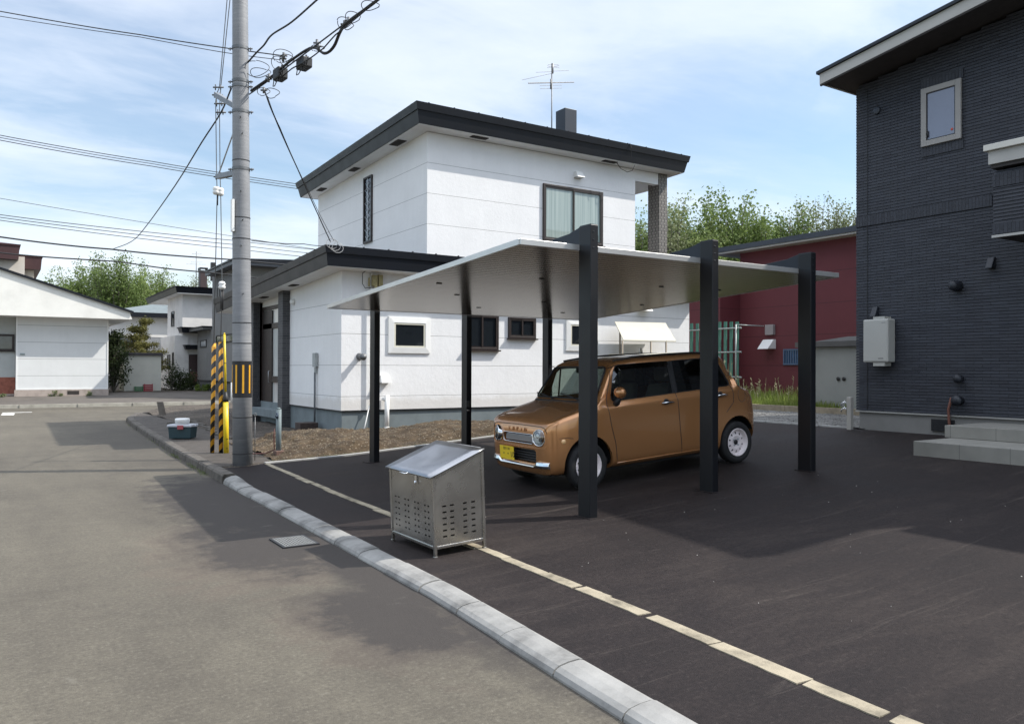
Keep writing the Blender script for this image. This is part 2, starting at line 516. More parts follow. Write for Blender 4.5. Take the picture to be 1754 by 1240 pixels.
# new kerb: blocks with joints, low rounded profile
random.seed(4)
b = MB()
def kerb_run(b, y0, y1, step, prof, gap=.012, flare=None):
    y = y0
    while y < y1-.05:
        ye = min(y+step, y1)
        rings = []
        n = 3
        jz = random.uniform(-.004, .004); jx = random.uniform(-.006, .006)
        for k in range(n+1):
            yy = y+gap/2+(ye-y-gap)*k/n
            x = kx(yy)+jx
            dx = (kx(yy+.1)-kx(yy-.1))/.2
            sc = 1.0 if not flare else flare(yy)
            rings.append([b.bm.verts.new((x+px_, yy-px_*dx, (pz_+jz if pz_ > 0 else pz_)*sc)) for px_, pz_ in prof])
        for A, B in zip(rings, rings[1:]):
            for q in range(len(A)-1):
                b.bm.faces.new((A[q], A[q+1], B[q+1], B[q]))
        b.bm.faces.new(rings[0]); b.bm.faces.new(rings[-1][::-1])
        y = ye
fl = lambda y: 1.0 if y < 10.85 else 1.0+.7*min(1, (y-10.85)/.45)
kerb_run(b, -14, 11.45, .6, [(0, -.05), (0, .012), (.012, .034), (.04, .050), (.10, .062), (.165, .066), (.19, .058), (.195, -.05)], .012, fl)
tag(b.build('kerb', m_kerb_new), kind='structure')
b = MB()
random.seed(9)
kerb_run(b, 11.5, 30.6, .6, [(.0, -.05), (.01, .10), (.03, .125), (.16, .13), (.18, .12), (.18, -.05)], .008)
tag(b.build('old_kerb', m_kerb_old), kind='structure')
b = MB()
for i in range(-13, 19):
    b.box((i*2.0-.98, 36.55-i*.03, -.05), (i*2.0+1.01, 36.72-i*.03, .13))
tag(b.build('cross_street_kerb', mat('far_kerb_concrete', (.36, .34, .29), .9, var=.3, vs=2)), kind='structure')
# broken line of old edging stones set flush in the asphalt
b = MB()
random.seed(12)
y = -12
while y < 12.6:
    ln = random.choice((.28, .42, .55, .6, .62))
    if 8.9 > y > 6.4: ln = .6
    j = random.uniform(-.008, .008)
    e = []
    n = 7
    wd = (.052 if y < 6 else .045)*random.uniform(.85, 1.1)
    for k in range(n+1): e.append((sx_(y+ln*k/n)-wd+j+random.uniform(-.004, .004), y+ln*k/n+random.uniform(-.01, .01)))
    for k in range(n, -1, -1): e.append((sx_(y+ln*k/n)+wd+j+random.uniform(-.004, .004), y+ln*k/n+random.uniform(-.01, .01)))
    zt = lot(sx_(y)+.05)+.004
    b.prism([(px_, py_, zt-.05) for px_, py_ in e], (0, 0, .05))
    y += ln+random.choice((.0, .0, .008, .012, .02, .05))
tag(b.build('edging_stones', m_strip), kind='structure')
# concrete edging round the parking area
b = MB()
for x in rng(3.7, 12.1, .6)[:-1]:
    z = lot(x); z2 = lot(x+.6)
    b.hexa([(x, 12.84, z-.1), (x+.594, 12.84, z2-.1), (x+.594, 12.94, z2-.1), (x, 12.94, z-.1), (x, 12.84, z+.018), (x+.594, 12.84, z2+.018), (x+.594, 12.94, z2+.018), (x, 12.94, z+.018)])
for y in rng(8.3, 12.9, .6)[:-1]:
    b.box((12.17, y, .4), (12.26, y+.594, lot(12.2)+.02))
tag(b.build('lot_edging', m_concrete), kind='structure')
# old pavement along the old kerb
sheet('old_pavement', [0, 1], rng(12.9, 30, .5), lambda x, y: .12, m_walk, False)
o = C.objects['old_pavement']
for v in o.data.vertices:
    t_ = v.co.x
    v.co.x = kx(v.co.y)+.17+t_*(1.35 if v.co.y > 13.4 else 1.0)
    v.co.z = .062+.056*min(1, max(0, (v.co.y-12.9)/1.0))+.008*t_
for i, (x, y, wx, wy) in enumerate([(3.1, 11.5, .9, 1.45)]):
    pass
tag(sheet('soil_patch', [2.95, 3.6, 4.4], [12.78, 14, 18], lambda x, y: lot(x)-.002 if y < 13 else .09, m_dark_soil, False), kind='structure')
# ground between the edging and the white house
def soilz(x, y):
    e = lot(max(3.4, min(x, 12.2)))
    tt = max(0, min(1, (y-12.95)/1.6))
    base = e+.0*tt
    tgt = .30 if x < 9 else .30+(x-9)*.06
    z = base*(1-tt)+(tgt)*tt
    if y > 17 and x < 6.3: z = .22
    if x < 4.6: z = min(z, .125+max(0, x-4.0)*.15)
    z += .05*noise.noise(Vector((x*.9, y*.9, 0)))*min(1, tt*2)+.022*noise.noise(Vector((x*3.5, y*3.5, 3)))*min(1, tt*2)
    m_ = math.exp(-((x-7.6)**2/5+(y-14.2)**2/.9))
    k_ = min(1, max(0, (y-12.97)*4))
    bank = .13*min(1, max(0, (y-12.99)*3.2))*(.55+.45*math.sin(x*1.7+1.2*noise.noise(Vector((x, 0, 5)))))*max(0, min(1, (x-4.3)*1.5))
    cl_ = .05*noise.noise(Vector((x*2.2, y*2.2, 7)))+.035*noise.noise(Vector((x*6.5, y*6.5, 1)))+.018*noise.noise(Vector((x*15, y*15, 2)))
    fade = max(0, min(1, (15.9-y)*1.2))
    return z+.08*m_+k_*(cl_+bank*fade)
sheet('bare_soil', rng(3.9, 12.6, .045), rng(12.94, 16.05, .045), soilz, m_soil)
def dsoil(x, y):
    z = .16+.05*noise.noise(Vector((x*.7, y*.7, 0)))+.02*noise.noise(Vector((x*3, y*3, 0)))
    z += .16*math.exp(-((x-6.2)**2/3+(y-27.5)**2/10))
    if x < 4.9: z -= (4.9-x)*.08
    return z
sheet('soil_by_wall', rng(12.6, 17.5, .3), rng(12.94, 16.05, .3), lambda x, y: .52, m_soil)
sheet('dark_soil', rng(4.25, 16.5, .25), rng(16.0, 34.5, .25), dsoil, m_dark_soil, mask=lambda x, y: kx(y)+.3 < x)
b = MB()
for i in range(9): b.box((4.16+i*.13, 17+i*1.42, .05), (4.24+i*.13, 18.4+i*1.42, .165))
tag(b.build('garden_edging', m_kerb_old), kind='structure')
# raised ground on the right, behind the parking area
sheet('gravel_strip', rng(12.26, 15.6, .2), rng(8.1, 13.2, .2), lambda x, y: .62+.015*noise.noise(Vector((x*3, y*3, 0))), m_gravel)
sheet('grass_verge', rng(15.5, 26, .25), rng(8, 30, .25), lambda x, y: .70+.05*noise.noise(Vector((x, y, 0))), soilm('grassy_soil', (.07, .08, .03), (.12, .11, .05), (.2, .17, .1), 6, False))
sheet('land_behind_house', [17.4, 20, 60], [13.1, 40, 90], lambda x, y: .5, m_land)
b = MB()
for i in range(8): b.box((15.45, 8.2+i*.8, .5), (15.57, 8.99+i*.8, .76))
tag(b.build('gravel_kerb', mat('tan_concrete', (.30, .25, .18), .9, var=.25, vs=6)), kind='structure')
# block beyond the cross street
def farz(x, y): return .11+.075*min(max(0, y-36.8), 4.2)
sheet('far_pavement', [-40, -10, 5, 9, 60], [36.72, 37.5, 39, 41.2], farz, mat('far_asphalt', (.105, .092, .080), .9, var=.22, vs=.8, bs=30, bstr=.4), mask=None)
sheet('far_yard', [-40, 0, 10, 90], [41.15, 60, 130], lambda x, y: .43+.0*(y-41), m_dark_soil)
# ------------------------------------------------------------------ buildings
def roof_slab(b, x0, x1, y0, y1, zt, drop=.43, lean=.06, tier=.16, step=.025, sy=0.0):
    """flat roof with a two tier fascia that leans inward; zt at the near edge, sy = fall per metre in y"""
    def ring(o, dz): return [(x0+o, y0+o, zt+dz), (x1-o, y0+o, zt+dz), (x1-o, y1-o, zt+dz-sy*(y1-y0)), (x0+o, y1-o, zt+dz-sy*(y1-y0))]
    rings = [ring(0, 0), ring(lean*.35, -tier), ring(lean*.35-step*-1, -tier-.002), ring(lean+.02, -drop), ring(lean+.06, -drop)]
    vs = [[b.bm.verts.new(p) for p in r] for r in rings]
    b.bm.faces.new(vs[0])
    for A, B in zip(vs, vs[1:]):
        for i in range(4): b.bm.faces.new((A[i], A[(i+1) % 4], B[(i+1) % 4], B[i]))
    b.bm.faces.new(vs[-1][::-1])
    return b
def casement(parent, y, x0, x1, z0, z1, mid=True, fm=None, gm=None, depth=.05, bar=.045, name='window', lab=None):
    """window in a wall facing -y"""
    fm = fm or m_brown; gm = gm or m_glass
    b = MB(); b.frame((x0, y-depth, z0), (x1, y+.03, z1), bar, 1)
    w = b.build(name, fm, parent, .004)
    if lab: w['label'] = lab
    if mid:
        xm = (x0+x1)/2
        s = MB(); s.frame((x0+bar, y-depth+.012, z0+bar), (xm+.025, y-.005, z1-bar), .035, 1).frame((xm-.02, y-depth+.002, z0+bar+.001), (x1-bar, y-depth+.011, z1-bar-.001), .035, 1)
        s.build('sash', fm, w)
    g = MB(); g.box((x0+bar*.6, y-.012, z0+bar*.6), (x1-bar*.6, y-.006, z1-bar*.6))
    g.build('pane', gm, w)
    s = MB(); s.box((x0-.03, y-depth-.05, z0-.035), (x1+.03, y+.02, z0-.004))
    s.build('sill', fm, w)
    return w
def trimwin(parent, y, x0, x1, z0, z1, tw=.13, lab=None):
    """white square window with a wide mitred surround"""
    b = MB()
    o = [(x0, z0), (x1, z0), (x1, z1), (x0, z1)]
    i_ = [(x0+tw, z0+tw), (x1-tw, z0+tw), (x1-tw, z1-tw), (x0+tw, z1-tw)]
    for k in range(4):
        a, c, d, e = o[k], o[(k+1) % 4], i_[(k+1) % 4], i_[k]
        b.hexa([(p[0], y+.01, p[1]) for p in (a, c, d, e)]+[(p[0], y-q, p[1]) for p, q in ((a, .035), (c, .035), (d, .05), (e, .05))])
    w = b.build('window', m_white, parent, .003)
    if lab: w['label'] = lab
    s = MB(); s.frame((x0+tw+.002, y-.04, z0+tw+.002), (x1-tw-.002, y+.01, z1-tw-.002), .035, 1); s.build('sash', mat('cream_sash', (.62, .6, .5), .5, var=.05), w)
    g = MB(); g.box((x0+tw+.03, y-.02, z0+tw+.03), (x1-tw-.03, y-.014, z1-tw-.03)); g.build('pane', m_glass, w)
    return w

m_wall_low = siding('white_stucco_panels', (.80, .80, .80), .6585, 2.315-3*.6585+.0, tilt=0, bs=48, bstr=.6, bd=.012, streak=.10, splash=.705)
m_wall_up = siding('white_stucco_upper', (.80, .80, .80), .682, 6.168-9*.682, bs=48, bstr=.5, bd=.012, streak=.08)
m_soffit = mat('white_soffit', (.78, .78, .77), .7, var=.05)
m_found = mat('blue_grey_foundation', (.155, .185, .195), .85, var=.14, vs=2, bs=30, bstr=.25)
def m_tilef():
    m, t, b = newmat('dark_tile_cladding')
    p = objco(t)
    s = N(t, 'ShaderNodeSeparateXYZ'); t.links.new(p, s.inputs[0])
    c = N(t, 'ShaderNodeCombineXYZ')
    t.links.new(M(t, 'ADD', s.outputs[0], s.outputs[1]), c.inputs[0]); t.links.new(s.outputs[2], c.inputs[1])
    br = N(t, 'ShaderNodeTexBrick'); br.inputs['Scale'].default_value = 1
    br.inputs['Brick Width'].default_value = .20; br.inputs['Row Height'].default_value = .06
    br.inputs['Mortar Size'].default_value = .006; br.inputs['Color1'].default_value = (.035, .036, .042, 1)
    br.inputs['Color2'].default_value = (.065, .065, .07, 1); br.inputs['Mortar'].default_value = (.09, .09, .09, 1)
    t.links.new(c.outputs[0], br.inputs['Vector']); t.links.new(br.outputs['Color'], b.inputs['Base Color'])
    b.inputs['Roughness'].default_value = .6
    bump(t, b, M(t, 'SUBTRACT', 1, br.outputs['Fac']), .8, .008)
    return m
m_tile = m_tilef()
def m_colf():
    m, t, b = newmat('mottled_tile_column')
    p = objco(t)
    s = N(t, 'ShaderNodeSeparateXYZ'); t.links.new(p, s.inputs[0])
    c = N(t, 'ShaderNodeCombineXYZ')
    t.links.new(s.outputs[2], c.inputs[0]); t.links.new(M(t, 'ADD', s.outputs[0], s.outputs[1]), c.inputs[1])
    br = N(t, 'ShaderNodeTexBrick'); br.inputs['Scale'].default_value = 1
    br.inputs['Brick Width'].default_value = .16; br.inputs['Row Height'].default_value = .055
    br.inputs['Mortar Size'].default_value = .011; br.inputs['Color1'].default_value = (.022, .018, .018, 1)
    br.inputs['Color2'].default_value = (.058, .052, .052, 1); br.inputs['Mortar'].default_value = (.27, .25, .22, 1)
    t.links.new(c.outputs[0], br.inputs['Vector']); t.links.new(br.outputs['Color'], b.inputs['Base Color'])
    b.inputs['Roughness'].default_value = .6
    bump(t, b, M(t, 'SUBTRACT', 1, br.outputs['Fac']), .7, .01)
    return m
m_col = m_colf()

H = thing('house', 'white two-storey stucco house with thick dark navy flat roofs beside the carport', 'house', (6.16, 16, .25))
FZ = .705
b = MB()
# lower storey: solid box, with the entrance bay left open between the tiled pillars
LX0, LX1, LY0, LY1, LZT = 6.16, 16.24, 16.0, 24.6, 3.74
b.box((LX0, LY0, FZ), (LX1, 19.80, LZT+.0))
b.box((LX0+.9, 19.80, FZ), (LX1, 22.0, LZT))
b.box((LX0, 22.0, FZ), (LX1, LY1, LZT))
b.build('wall', m_wall_low, H)
b = MB(); b.box((LX0+.03, LY0+.03, -.1), (LX1-.03, LY1, FZ-.002)); b.build('foundation', m_found, H)
b = MB(); b.box((LX0-.008, LY0-.008, FZ-.02), (LX1+.008, LY0+.05, FZ+.004)).box((LX0-.008, LY0+.051, FZ-.02), (LX0+.04, 19.4, FZ+.004)); b.build('drip_flashing', m_navy, H)
# entrance bay
b = MB(); b.box((LX0+.06, 19.82, 3.20), (LX0+.14, 21.98, LZT-.02)); b.build('entrance_panel', m_wall_low, H)
for y0, y1 in ((19.42, 19.79), (22.0, 22.5)):
    b = MB(); b.box((5.98, y0, .12), (6.30, y1, 3.80)); b.build('pillar', m_tile, H, .005)
m_doorglass = mat('curtained_door_pane', (.50, .52, .51), .35, var=.25, vs=1.5, spec=.8, coat=.7, stretch=(1, 4, .5))
b = MB()
b.frame((6.20, 19.81, .55), (6.28, 21.98, 3.22), .10, 0).box((6.20, 19.92, 2.62), (6.28, 21.874, 2.76)).box((6.20, 21.05, .656), (6.28, 21.86, 3.1)).box((6.20, 19.92, 1.22), (6.28, 21.04, 1.38))
d = b.build('door', m_brown, H, .004)
d['label'] = 'tall brown framed glazed entrance door'
b = MB(); b.box((6.235, 19.9, .62), (6.242, 21.9, 3.12)); b.build('pane', m_doorglass, d)
b = MB(); b.tube([(6.20, 21.2, 1.2), (6.16, 21.2, 1.22), (6.16, 21.2, 1.5), (6.20, 21.2, 1.52)], .01); b.build('handle', m_steel, d)
b = MB(); b.box((5.96, 19.80, .335), (6.29, 21.99, .545)); b.build('entrance_sill', m_found, H, .01)
b = MB(); b.box((6.28, 19.80, -.1), (6.34, 21.99, .334)); b.build('hollow_shade', m_black, H)  # black panel painted in for the shade of the hollow under the sill
# upper storey
UX0, UX1, UY0, UY1 = 8.14, 14.25, 16.0, 23.05
b = MB(); b.box((UX0, UY0, LZT+.002), (UX1, UY1, 6.94)); b.build('upper_wall', m_wall_up, H)
b = MB(); b.box((UX1+.002, UY0, 6.55), (15.07, UY0+.18, 6.93)).box((15.24, UY0+.181, 6.55), (15.4, UY1, 6.93)); b.build('balcony_beam', m_wall_up, H)
b = MB(); b.box((15.09, UY0-.02, LZT+.1), (15.38, UY0+.42, 6.88)); b.build('column', m_col, H, .004)
# roofs
b = roof_slab(MB(), 5.62, 16.75, 15.50, 25.1, 4.06, .40, .06, .15, sy=.045); b.build('lower_roof', m_navy, H)
b = roof_slab(MB(), 7.62, 15.78, 15.5, 23.6, 7.31, .43, .10, .16, sy=.028); b.build('upper_roof', m_navy, H)
def soff(x0, x1, y0, y1, z, sy): return [(x0, y0, z), (x1, y0, z), (x1, y1, z-sy*(y1-y0)), (x0, y1, z-sy*(y1-y0))]
b = MB(); b.prism(soff(5.72, 16.65, 15.6, 25, 3.655, .045), (0, 0, -.012)); b.build('soffit', m_soffit, H)
b = MB(); b.prism(soff(7.76, 15.64, 15.64, 23.4, 6.878, .028), (0, 0, -.012)); b.build('soffit', m_soffit, H)
# snow guard clips along the roof edges
def snowclips(x0, x1, y0, y1, z, sy, n, m, name='snow_clip'):
    for i in range(n):
        t_ = (i+.5)/n
        x = x0+(x1-x0)*t_
        b = MB(); b.box((x-.012, y0+.02, z-.01), (x+.012, y0+.06, z+.022)); b.build(name, m, H)
        y = y0+(y1-y0)*t_
        b = MB(); b.box((x0+.02, y-.012, z-.01-sy*(y-y0)), (x0+.06, y+.012, z+.022-sy*(y-y0))); b.build(name, m, H)
snowclips(7.62, 15.78, 15.5, 23.6, 7.31, .028, 13, m_navy)
snowclips(5.62, 16.75, 15.5, 25.1, 4.06, .045, 20, m_navy)
for i in range(14):
    x = 6.2+i*.78; b = MB(); b.box((x, 15.512, 3.93), (x+.008, 15.53, 4.055)); b.build('gutter_joint', m_navy, H)
for i in range(10):
    y = 16.2+i*.9; b = MB(); b.box((5.632, y, 3.93-.045*(y-15.5)), (5.66, y+.01, 4.055-.045*(y-15.5))); b.build('gutter_joint', m_navy, H)
# soffit vents
m_vent = mat('dark_vent', (.03, .024, .02), .7, var=.2)
for (x, y, z, dx, dy) in [(7.93, 17.1, 6.83, .22, .5), (7.93, 19.75, 6.76, .18, .42), (7.93, 22.2, 6.69, .18, .42), (9.35, 15.79, 6.855, .42, .16), (13.2, 15.79, 6.855, .42, .16), (5.93, 18.45, 3.50, .16, .36), (5.93, 20.85, 3.40, .16, .36)]:
    zz = (6.878-.028*(y-15.64)-.013) if z > 5 else (3.655-.045*(y-15.6)-.013)
    v = MB()
    v.box((x-dx/2*1.0, y-dy/2, zz-.012), (x+dx/2, y+dy/2, zz+.002))
    for k in range(5):
        if dx < dy: v.box((x-dx/2+.02+k*(dx-.05)/5, y-dy/2+.02, zz-.02), (x-dx/2+.035+k*(dx-.05)/5, y+dy/2-.02, zz-.0125))
        else: v.box((x-dx/2+.02, y-dy/2+.02+k*(dy-.05)/5, zz-.02), (x+dx/2-.02, y-dy/2+.035+k*(dy-.05)/5, zz-.0125))
    v.build('soffit_vent', m_vent, H)
# windows
def m_curtf():
    m, t, b = newmat('curtained_glass')
    p = objco(t); s = N(t, 'ShaderNodeSeparateXYZ'); t.links.new(p, s.inputs[0])
    wv = noisen(t, objco(t, (9, 1, .2)), 2, 3, .5)
    c = ramp(t, wv, [(.3, (.20, .26, .24)), (.7, (.34, .40, .37))])
    t.links.new(c, b.inputs['Base Color'])
    b.inputs['Roughness'].default_value = .5
    b.inputs['Coat Weight'].default_value = 1; b.inputs['Coat Roughness'].default_value = .03; b.inputs['Coat IOR'].default_value = 1.7
    return m
m_curt = m_curtf()
casement(H, UY0, 11.27, 13.13, 4.72, 6.10, gm=m_curt, bar=.05, lab='wide sliding upstairs window with closed pale curtains')
casement(H, LY0, 9.12, 10.0, 2.03, 2.85, bar=.04, lab='larger brown window behind the middle far carport post')
casement(H, LY0, 10.28, 11.06, 2.32, 2.81, bar=.04, lab='small brown double window under the carport roof')
trimwin(H, LY0, 7.21, 8.22, 1.92, 2.71, lab='square window with wide white surround near the house corner')
trimwin(H, LY0, 11.98, 12.99, 1.92+.12, 2.71+.12, lab='square window with wide white surround partly behind the near post')
# tall slit window on the shaded road side, ornamental grille
b = MB(); b.frame((UX0-.045, 19.02, 4.80), (UX0+.02, 19.56, 6.50), .05, 0)
sw = b.build('window', m_brown, H, .004); sw['label'] = 'tall narrow window with a wrought grille on the road side'
b = MB(); b.box((UX0-.012, 19.06, 4.85), (UX0-.006, 19.52, 6.45)); b.build('pane', m_glass, sw)
b = MB()
for k in range(9):
    z = 4.95+k*.17; a = (k % 2)*.06
    b.tube([(UX0-.03, 19.2-a, z), (UX0-.03, 19.29, z+.07), (UX0-.03, 19.40+a, z+.02), (UX0-.03, 19.31, z-.06), (UX0-.03, 19.22, z)], .008, 5)
b.tube([(UX0-.03, 19.29, 4.84), (UX0-.03, 19.29, 6.46)], .008, 5); b.build('grille', m_steel, sw)
# wall fittings
def hood(x, y, z, w=.24, h=.16, d=.18, m=None, name='vent_hood'):
    b = MB()
    b.hexa([(x-w/2, y, z), (x+w/2, y, z), (x+w/2, y-d, z), (x-w/2, y-d, z), (x-w/2*.85, y, z+h), (x+w/2*.85, y, z+h), (x+w/2*.8, y-d*.45, z+h), (x-w/2*.8, y-d*.45, z+h)])
    return b.build(name, m or m_white, H, .015)
hood(12.33, UY0, 6.36); hood(14.5, LY0, 3.12, .36, .22, .25); hood(7.12, LY0, 1.28, .24, .17, .16)
b = MB(); b.lathe((6.56, 16.0, 1.84), (.0, -1, -.05), [(0, -.02), (.075, -.02), (.075, .02), (.055, .03), (.055, .16), (.07, .165), (.07, .22), (.055, .225), (.05, .28), (.0, .28)], 20)
b.build('flue_pipe', m_dsteel, H)
b = MB(); b.tube([(6.80, 15.93, 3.62), (6.80, 15.93, .75)], .028, 8).tube([(6.77, 15.95, .80), (6.66, 15.9, .42), (6.60, 15.86, .25)], .012, 6); b.build('conduit', m_white, H)
b = MB(); b.tube([(7.15, 15.9, .25), (7.15, 15.9, 1.02)], .05, 12).tube([(7.15, 15.9, .9), (7.06, 15.95, .95)], .035, 10).tube([(7.15, 15.9, .3), (7.15, 15.9, .34)], .058, 12); b.build('drain_pipe', m_white, H)
b = MB(); b.tube([(6.11, 17.47, .15), (6.11, 17.47, 1.50)], .022, 8); b.build('conduit', mat('grey_conduit', (.10, .11, .12), .6, var=.1), H)
b = MB(); b.box((6.08, 17.38, 1.62), (6.155, 17.56, 1.93)).box((6.10, 17.43, 1.48), (6.15, 17.51, 1.615)); b.build('junction_box', mat('grey_box', (.33, .35, .35), .6, var=.1), H, .008)
b = MB(); b.lathe((6.155, 19.1, 3.18), (-1, 0, 0), [(0, 0), (.075, 0), (.07, .05), (.04, .09), (0, .10)], 16); b.build('vent_cap', m_white, H)
# service entrance gear under the lower eave
m_brass = mat('aged_brass', (.30, .25, .12), .5, .5, .2, 20)
b = MB()
b.box((6.78, 15.84, 3.33), (6.90, 15.96, 3.56)).box((6.93, 15.86, 3.34), (7.03, 15.96, 3.58)).tube([(6.72, 15.88, 3.32), (6.72, 15.88, 3.5)], .022, 8).tube([(6.84, 15.8, 3.26), (6.84, 15.8, 3.34)], .03, 8)
g = b.build('service_terminals', m_brass, H, .006)
b = MB(); b.tube([(6.78, 15.85, 3.30), (6.62, 15.84, 3.27), (6.55, 15.83, 3.36), (6.55, 15.83, 3.58), (6.62, 15.84, 3.63)], .008, 6).tube([(6.86, 15.8, 3.24), (6.95, 15.8, 3.2), (7.02, 15.82, 3.28)], .008, 6); b.build('cable', m_wire, H)
b = MB(); b.lathe((6.68, 15.99, 3.12), (0, -1, 0), [(0, .02), (.10, .02), (.10, .05), (.08, .07), (0, .07)], 20); b.build('vent_cap', m_white, H)
# loose cable bowing from the upper eave
b = MB(); P = [(13.62, 15.50, 7.33), (13.66, 15.47, 7.2), (13.66, 15.5, 6.95)]; b.tube(P, .008, 5)
b.tube([(13.45, 15.8, 6.86), (13.50, 15.7, 6.70), (13.65, 15.62, 6.62), (13.80, 15.6, 6.68), (13.9, 15.62, 6.84)], .009, 5); b.build('cable', m_wire, H)
# chimney box and antenna on the upper roof
p0 = atV(967, 226, 18.6)
cxx, cyy = 11.95, 18.3
c0 = atV(948, 200, 18.9); c1 = atV(988, 200, 18.3); ct = atV(966, 184, 18.3)
b = MB(); b.box((c1.x-.42, 18.3, 7.1), (c1.x, 18.75, ct.z)); b.build('chimney', mat('grey_metal_chimney', (.026, .032, .044), .45, .3, .1), H, .01)
a0 = atV(945, 218, 18.6); a1 = atV(945, 109, 18.6)
b = MB()
ax = a0.x
b.tube([(ax, 18.6, 7.0), (ax+.0, 18.6, a1.z)], .018, 8)
ant = b.build('antenna', m_dsteel, H); ant['label'] = 'television antenna with long crossed rods'
def rod(b, px0, py0, px1, py1, r=.008):
    b.tube([atV(px0, py0, 18.6), atV(px1, py1, 18.6)], r, 5)
b = MB()
def az(u, v): return 860+u/8.267, 90+v/8.267
for (u0, v0, u1, v1) in [(480, 285, 700, 275), (725, 268, 945, 259), (280, 394, 705, 300), (370, 443, 1020, 428), (370, 435, 1020, 422), (535, 474, 850, 466), (540, 517, 850, 507), (640, 190, 700, 215), (700, 215, 810, 190), (640, 222, 700, 205), (700, 205, 810, 222), (650, 178, 800, 178)]:
    rod(b, *az(u0, v0), *az(u1, v1), .009 if 420 < v0 < 450 else .006)
b.tube([atV(*az(715, 160), 18.6), atV(*az(715, 300), 18.6)], .03, 6).tube([atV(*az(690, 380), 18.6), atV(*az(690, 520), 18.6)], .022, 6)
b.build('antenna_rods', m_dsteel, ant)

# oil tank with a slanted lid board beside the house
T = thing('oil_tank', 'cream oil tank on legs against the white house wall', 'oil tank', (14.3, 15.2, .5))
m_cream = mat('cream_paint', (.48, .45, .36), .5, var=.1, vs=4)
ty = 15.25
t0 = atV(1062, 600, ty); t1 = atV(1146, 606, ty)
b = MB(); b.box((t0.x, ty, 1.12), (t1.x, ty+.5, 1.98)); b.build('tank', m_cream, T, .06)
b = MB(); b.box((t0.x+.12, ty-.012, 1.2), (t0.x+.78, ty-.0, 1.9)).box((t0.x+.9, ty-.012, 1.2), (t1.x-.08, ty, 1.9)); b.build('panel', m_cream, T, .02)
for x in (t0.x+.06, t1.x-.06):
    for y in (ty+.05, ty+.45):
        b = MB(); b.tube([(x, y, .35), (x, y, 1.15)], .025, 8); b.build('leg', m_dsteel, T)
b = MB(); b.lathe((t0.x+.9, ty+.25, 1.97), (0, 0, 1), [(.05, 0), (.05, .08), (.03, .09), (.03, .16), (0, .17)], 14); b.build('filler_cap', m_steel, T)
A = thing('canopy_board', 'slanted cream board on thin posts above the oil tank', 'awning', (14.3, 15.0, .5))
q = [atV(1053, 551, 15.75), atV(1140, 553, 15.75), atV(1158, 584, 15.0), atV(1068, 582, 15.0)]
b = MB(); b.prism([q[0], q[1], q[2], q[3]], (0, 0, -.03)); b.build('board', mat('cream_board', (.50, .48, .40), .6, var=.05), A)
m_tan = mat('tan_steel', (.20, .17, .13), .6, .3, .1)
for px, yy, py in ((1066, 15.02, 583), (1115, 15.02, 583), (1141, 15.02, 583), (1062, 15.7, 558), (1141, 15.7, 558)):
    p = atV(px, py, yy); b = MB(); b.tube([(p.x, yy, .4), (p.x, yy, p.z)], .022, 6); b.build('post', m_tan, A)

# ------------------------------------------------------------------ dark tiled house on the right
def m_border(vert=False):
    m, t, b = newmat('navy_border_tile')
    p = objco(t)
    s = N(t, 'ShaderNodeSeparateXYZ'); t.links.new(p, s.inputs[0])
    c = N(t, 'ShaderNodeCombineXYZ')
    yy = M(t, 'ADD', s.outputs[0], s.outputs[1])
    if vert: t.links.new(s.outputs[2], c.inputs[0]); t.links.new(yy, c.inputs[1])
    else: t.links.new(yy, c.inputs[0]); t.links.new(M(t, 'SUBTRACT', s.outputs[2], .918), c.inputs[1])
    br = N(t, 'ShaderNodeTexBrick'); br.inputs['Scale'].default_value = 1
    br.inputs['Brick Width'].default_value = .24 if not vert else .17; br.inputs['Row Height'].default_value = .048 if not vert else .05
    br.inputs['Mortar Size'].default_value = .0035; br.inputs['Mortar Smooth'].default_value = .1; br.inputs['Color1'].default_value = (.019, .021, .030, 1)
    br.inputs['Color2'].default_value = (.034, .038, .051, 1); br.inputs['Mortar'].default_value = (.010, .011, .016, 1)
    t.links.new(c.outputs[0], br.inputs['Vector'])
    n = noisen(t, p, 3, 6, .7)
    col = mixc(t, ramp(t, n, [(.35, 0), (.7, .5)]), br.outputs['Color'], (.034, .037, .045))
    t.links.new(col, b.inputs['Base Color'])
    b.inputs['Roughness'].default_value = .62
    h = M(t, 'ADD', M(t, 'SUBTRACT', 1, br.outputs['Fac']), M(t, 'MULTIPLY', noisen(t, p, 26, 5, .7), .7))
    bump(t, b, h, .8, .008)
    return m
m_bt = m_border(); m_bv = m_border(True)
D = thing('house', 'dark navy tiled two-storey house with a pale roof edge and tiled front steps', 'house', (12.3, 8.24, .6))
HX = 12.3
prof = [(8.24, 6.36), (1.2, 7.37), (1.19, 5.76), (-6.5, 5.76)]     # wall top along y
def topz(y):
    for (a, p), (c, q) in zip(prof, prof[1:]):
        if c <= y <= a: return p+(q-p)*(y-a)/(c-a)
    return prof[-1][1]
b = MB(); 
pts = [(HX+.03, 8.21, .9)]+[(HX+.03, min(y, 8.21), z) for y, z in prof]+[(HX+.03, -6.5, .9)]
b.prism(pts, (8.5, 0, 0))
b.build('inner_wall', m_bt, D)
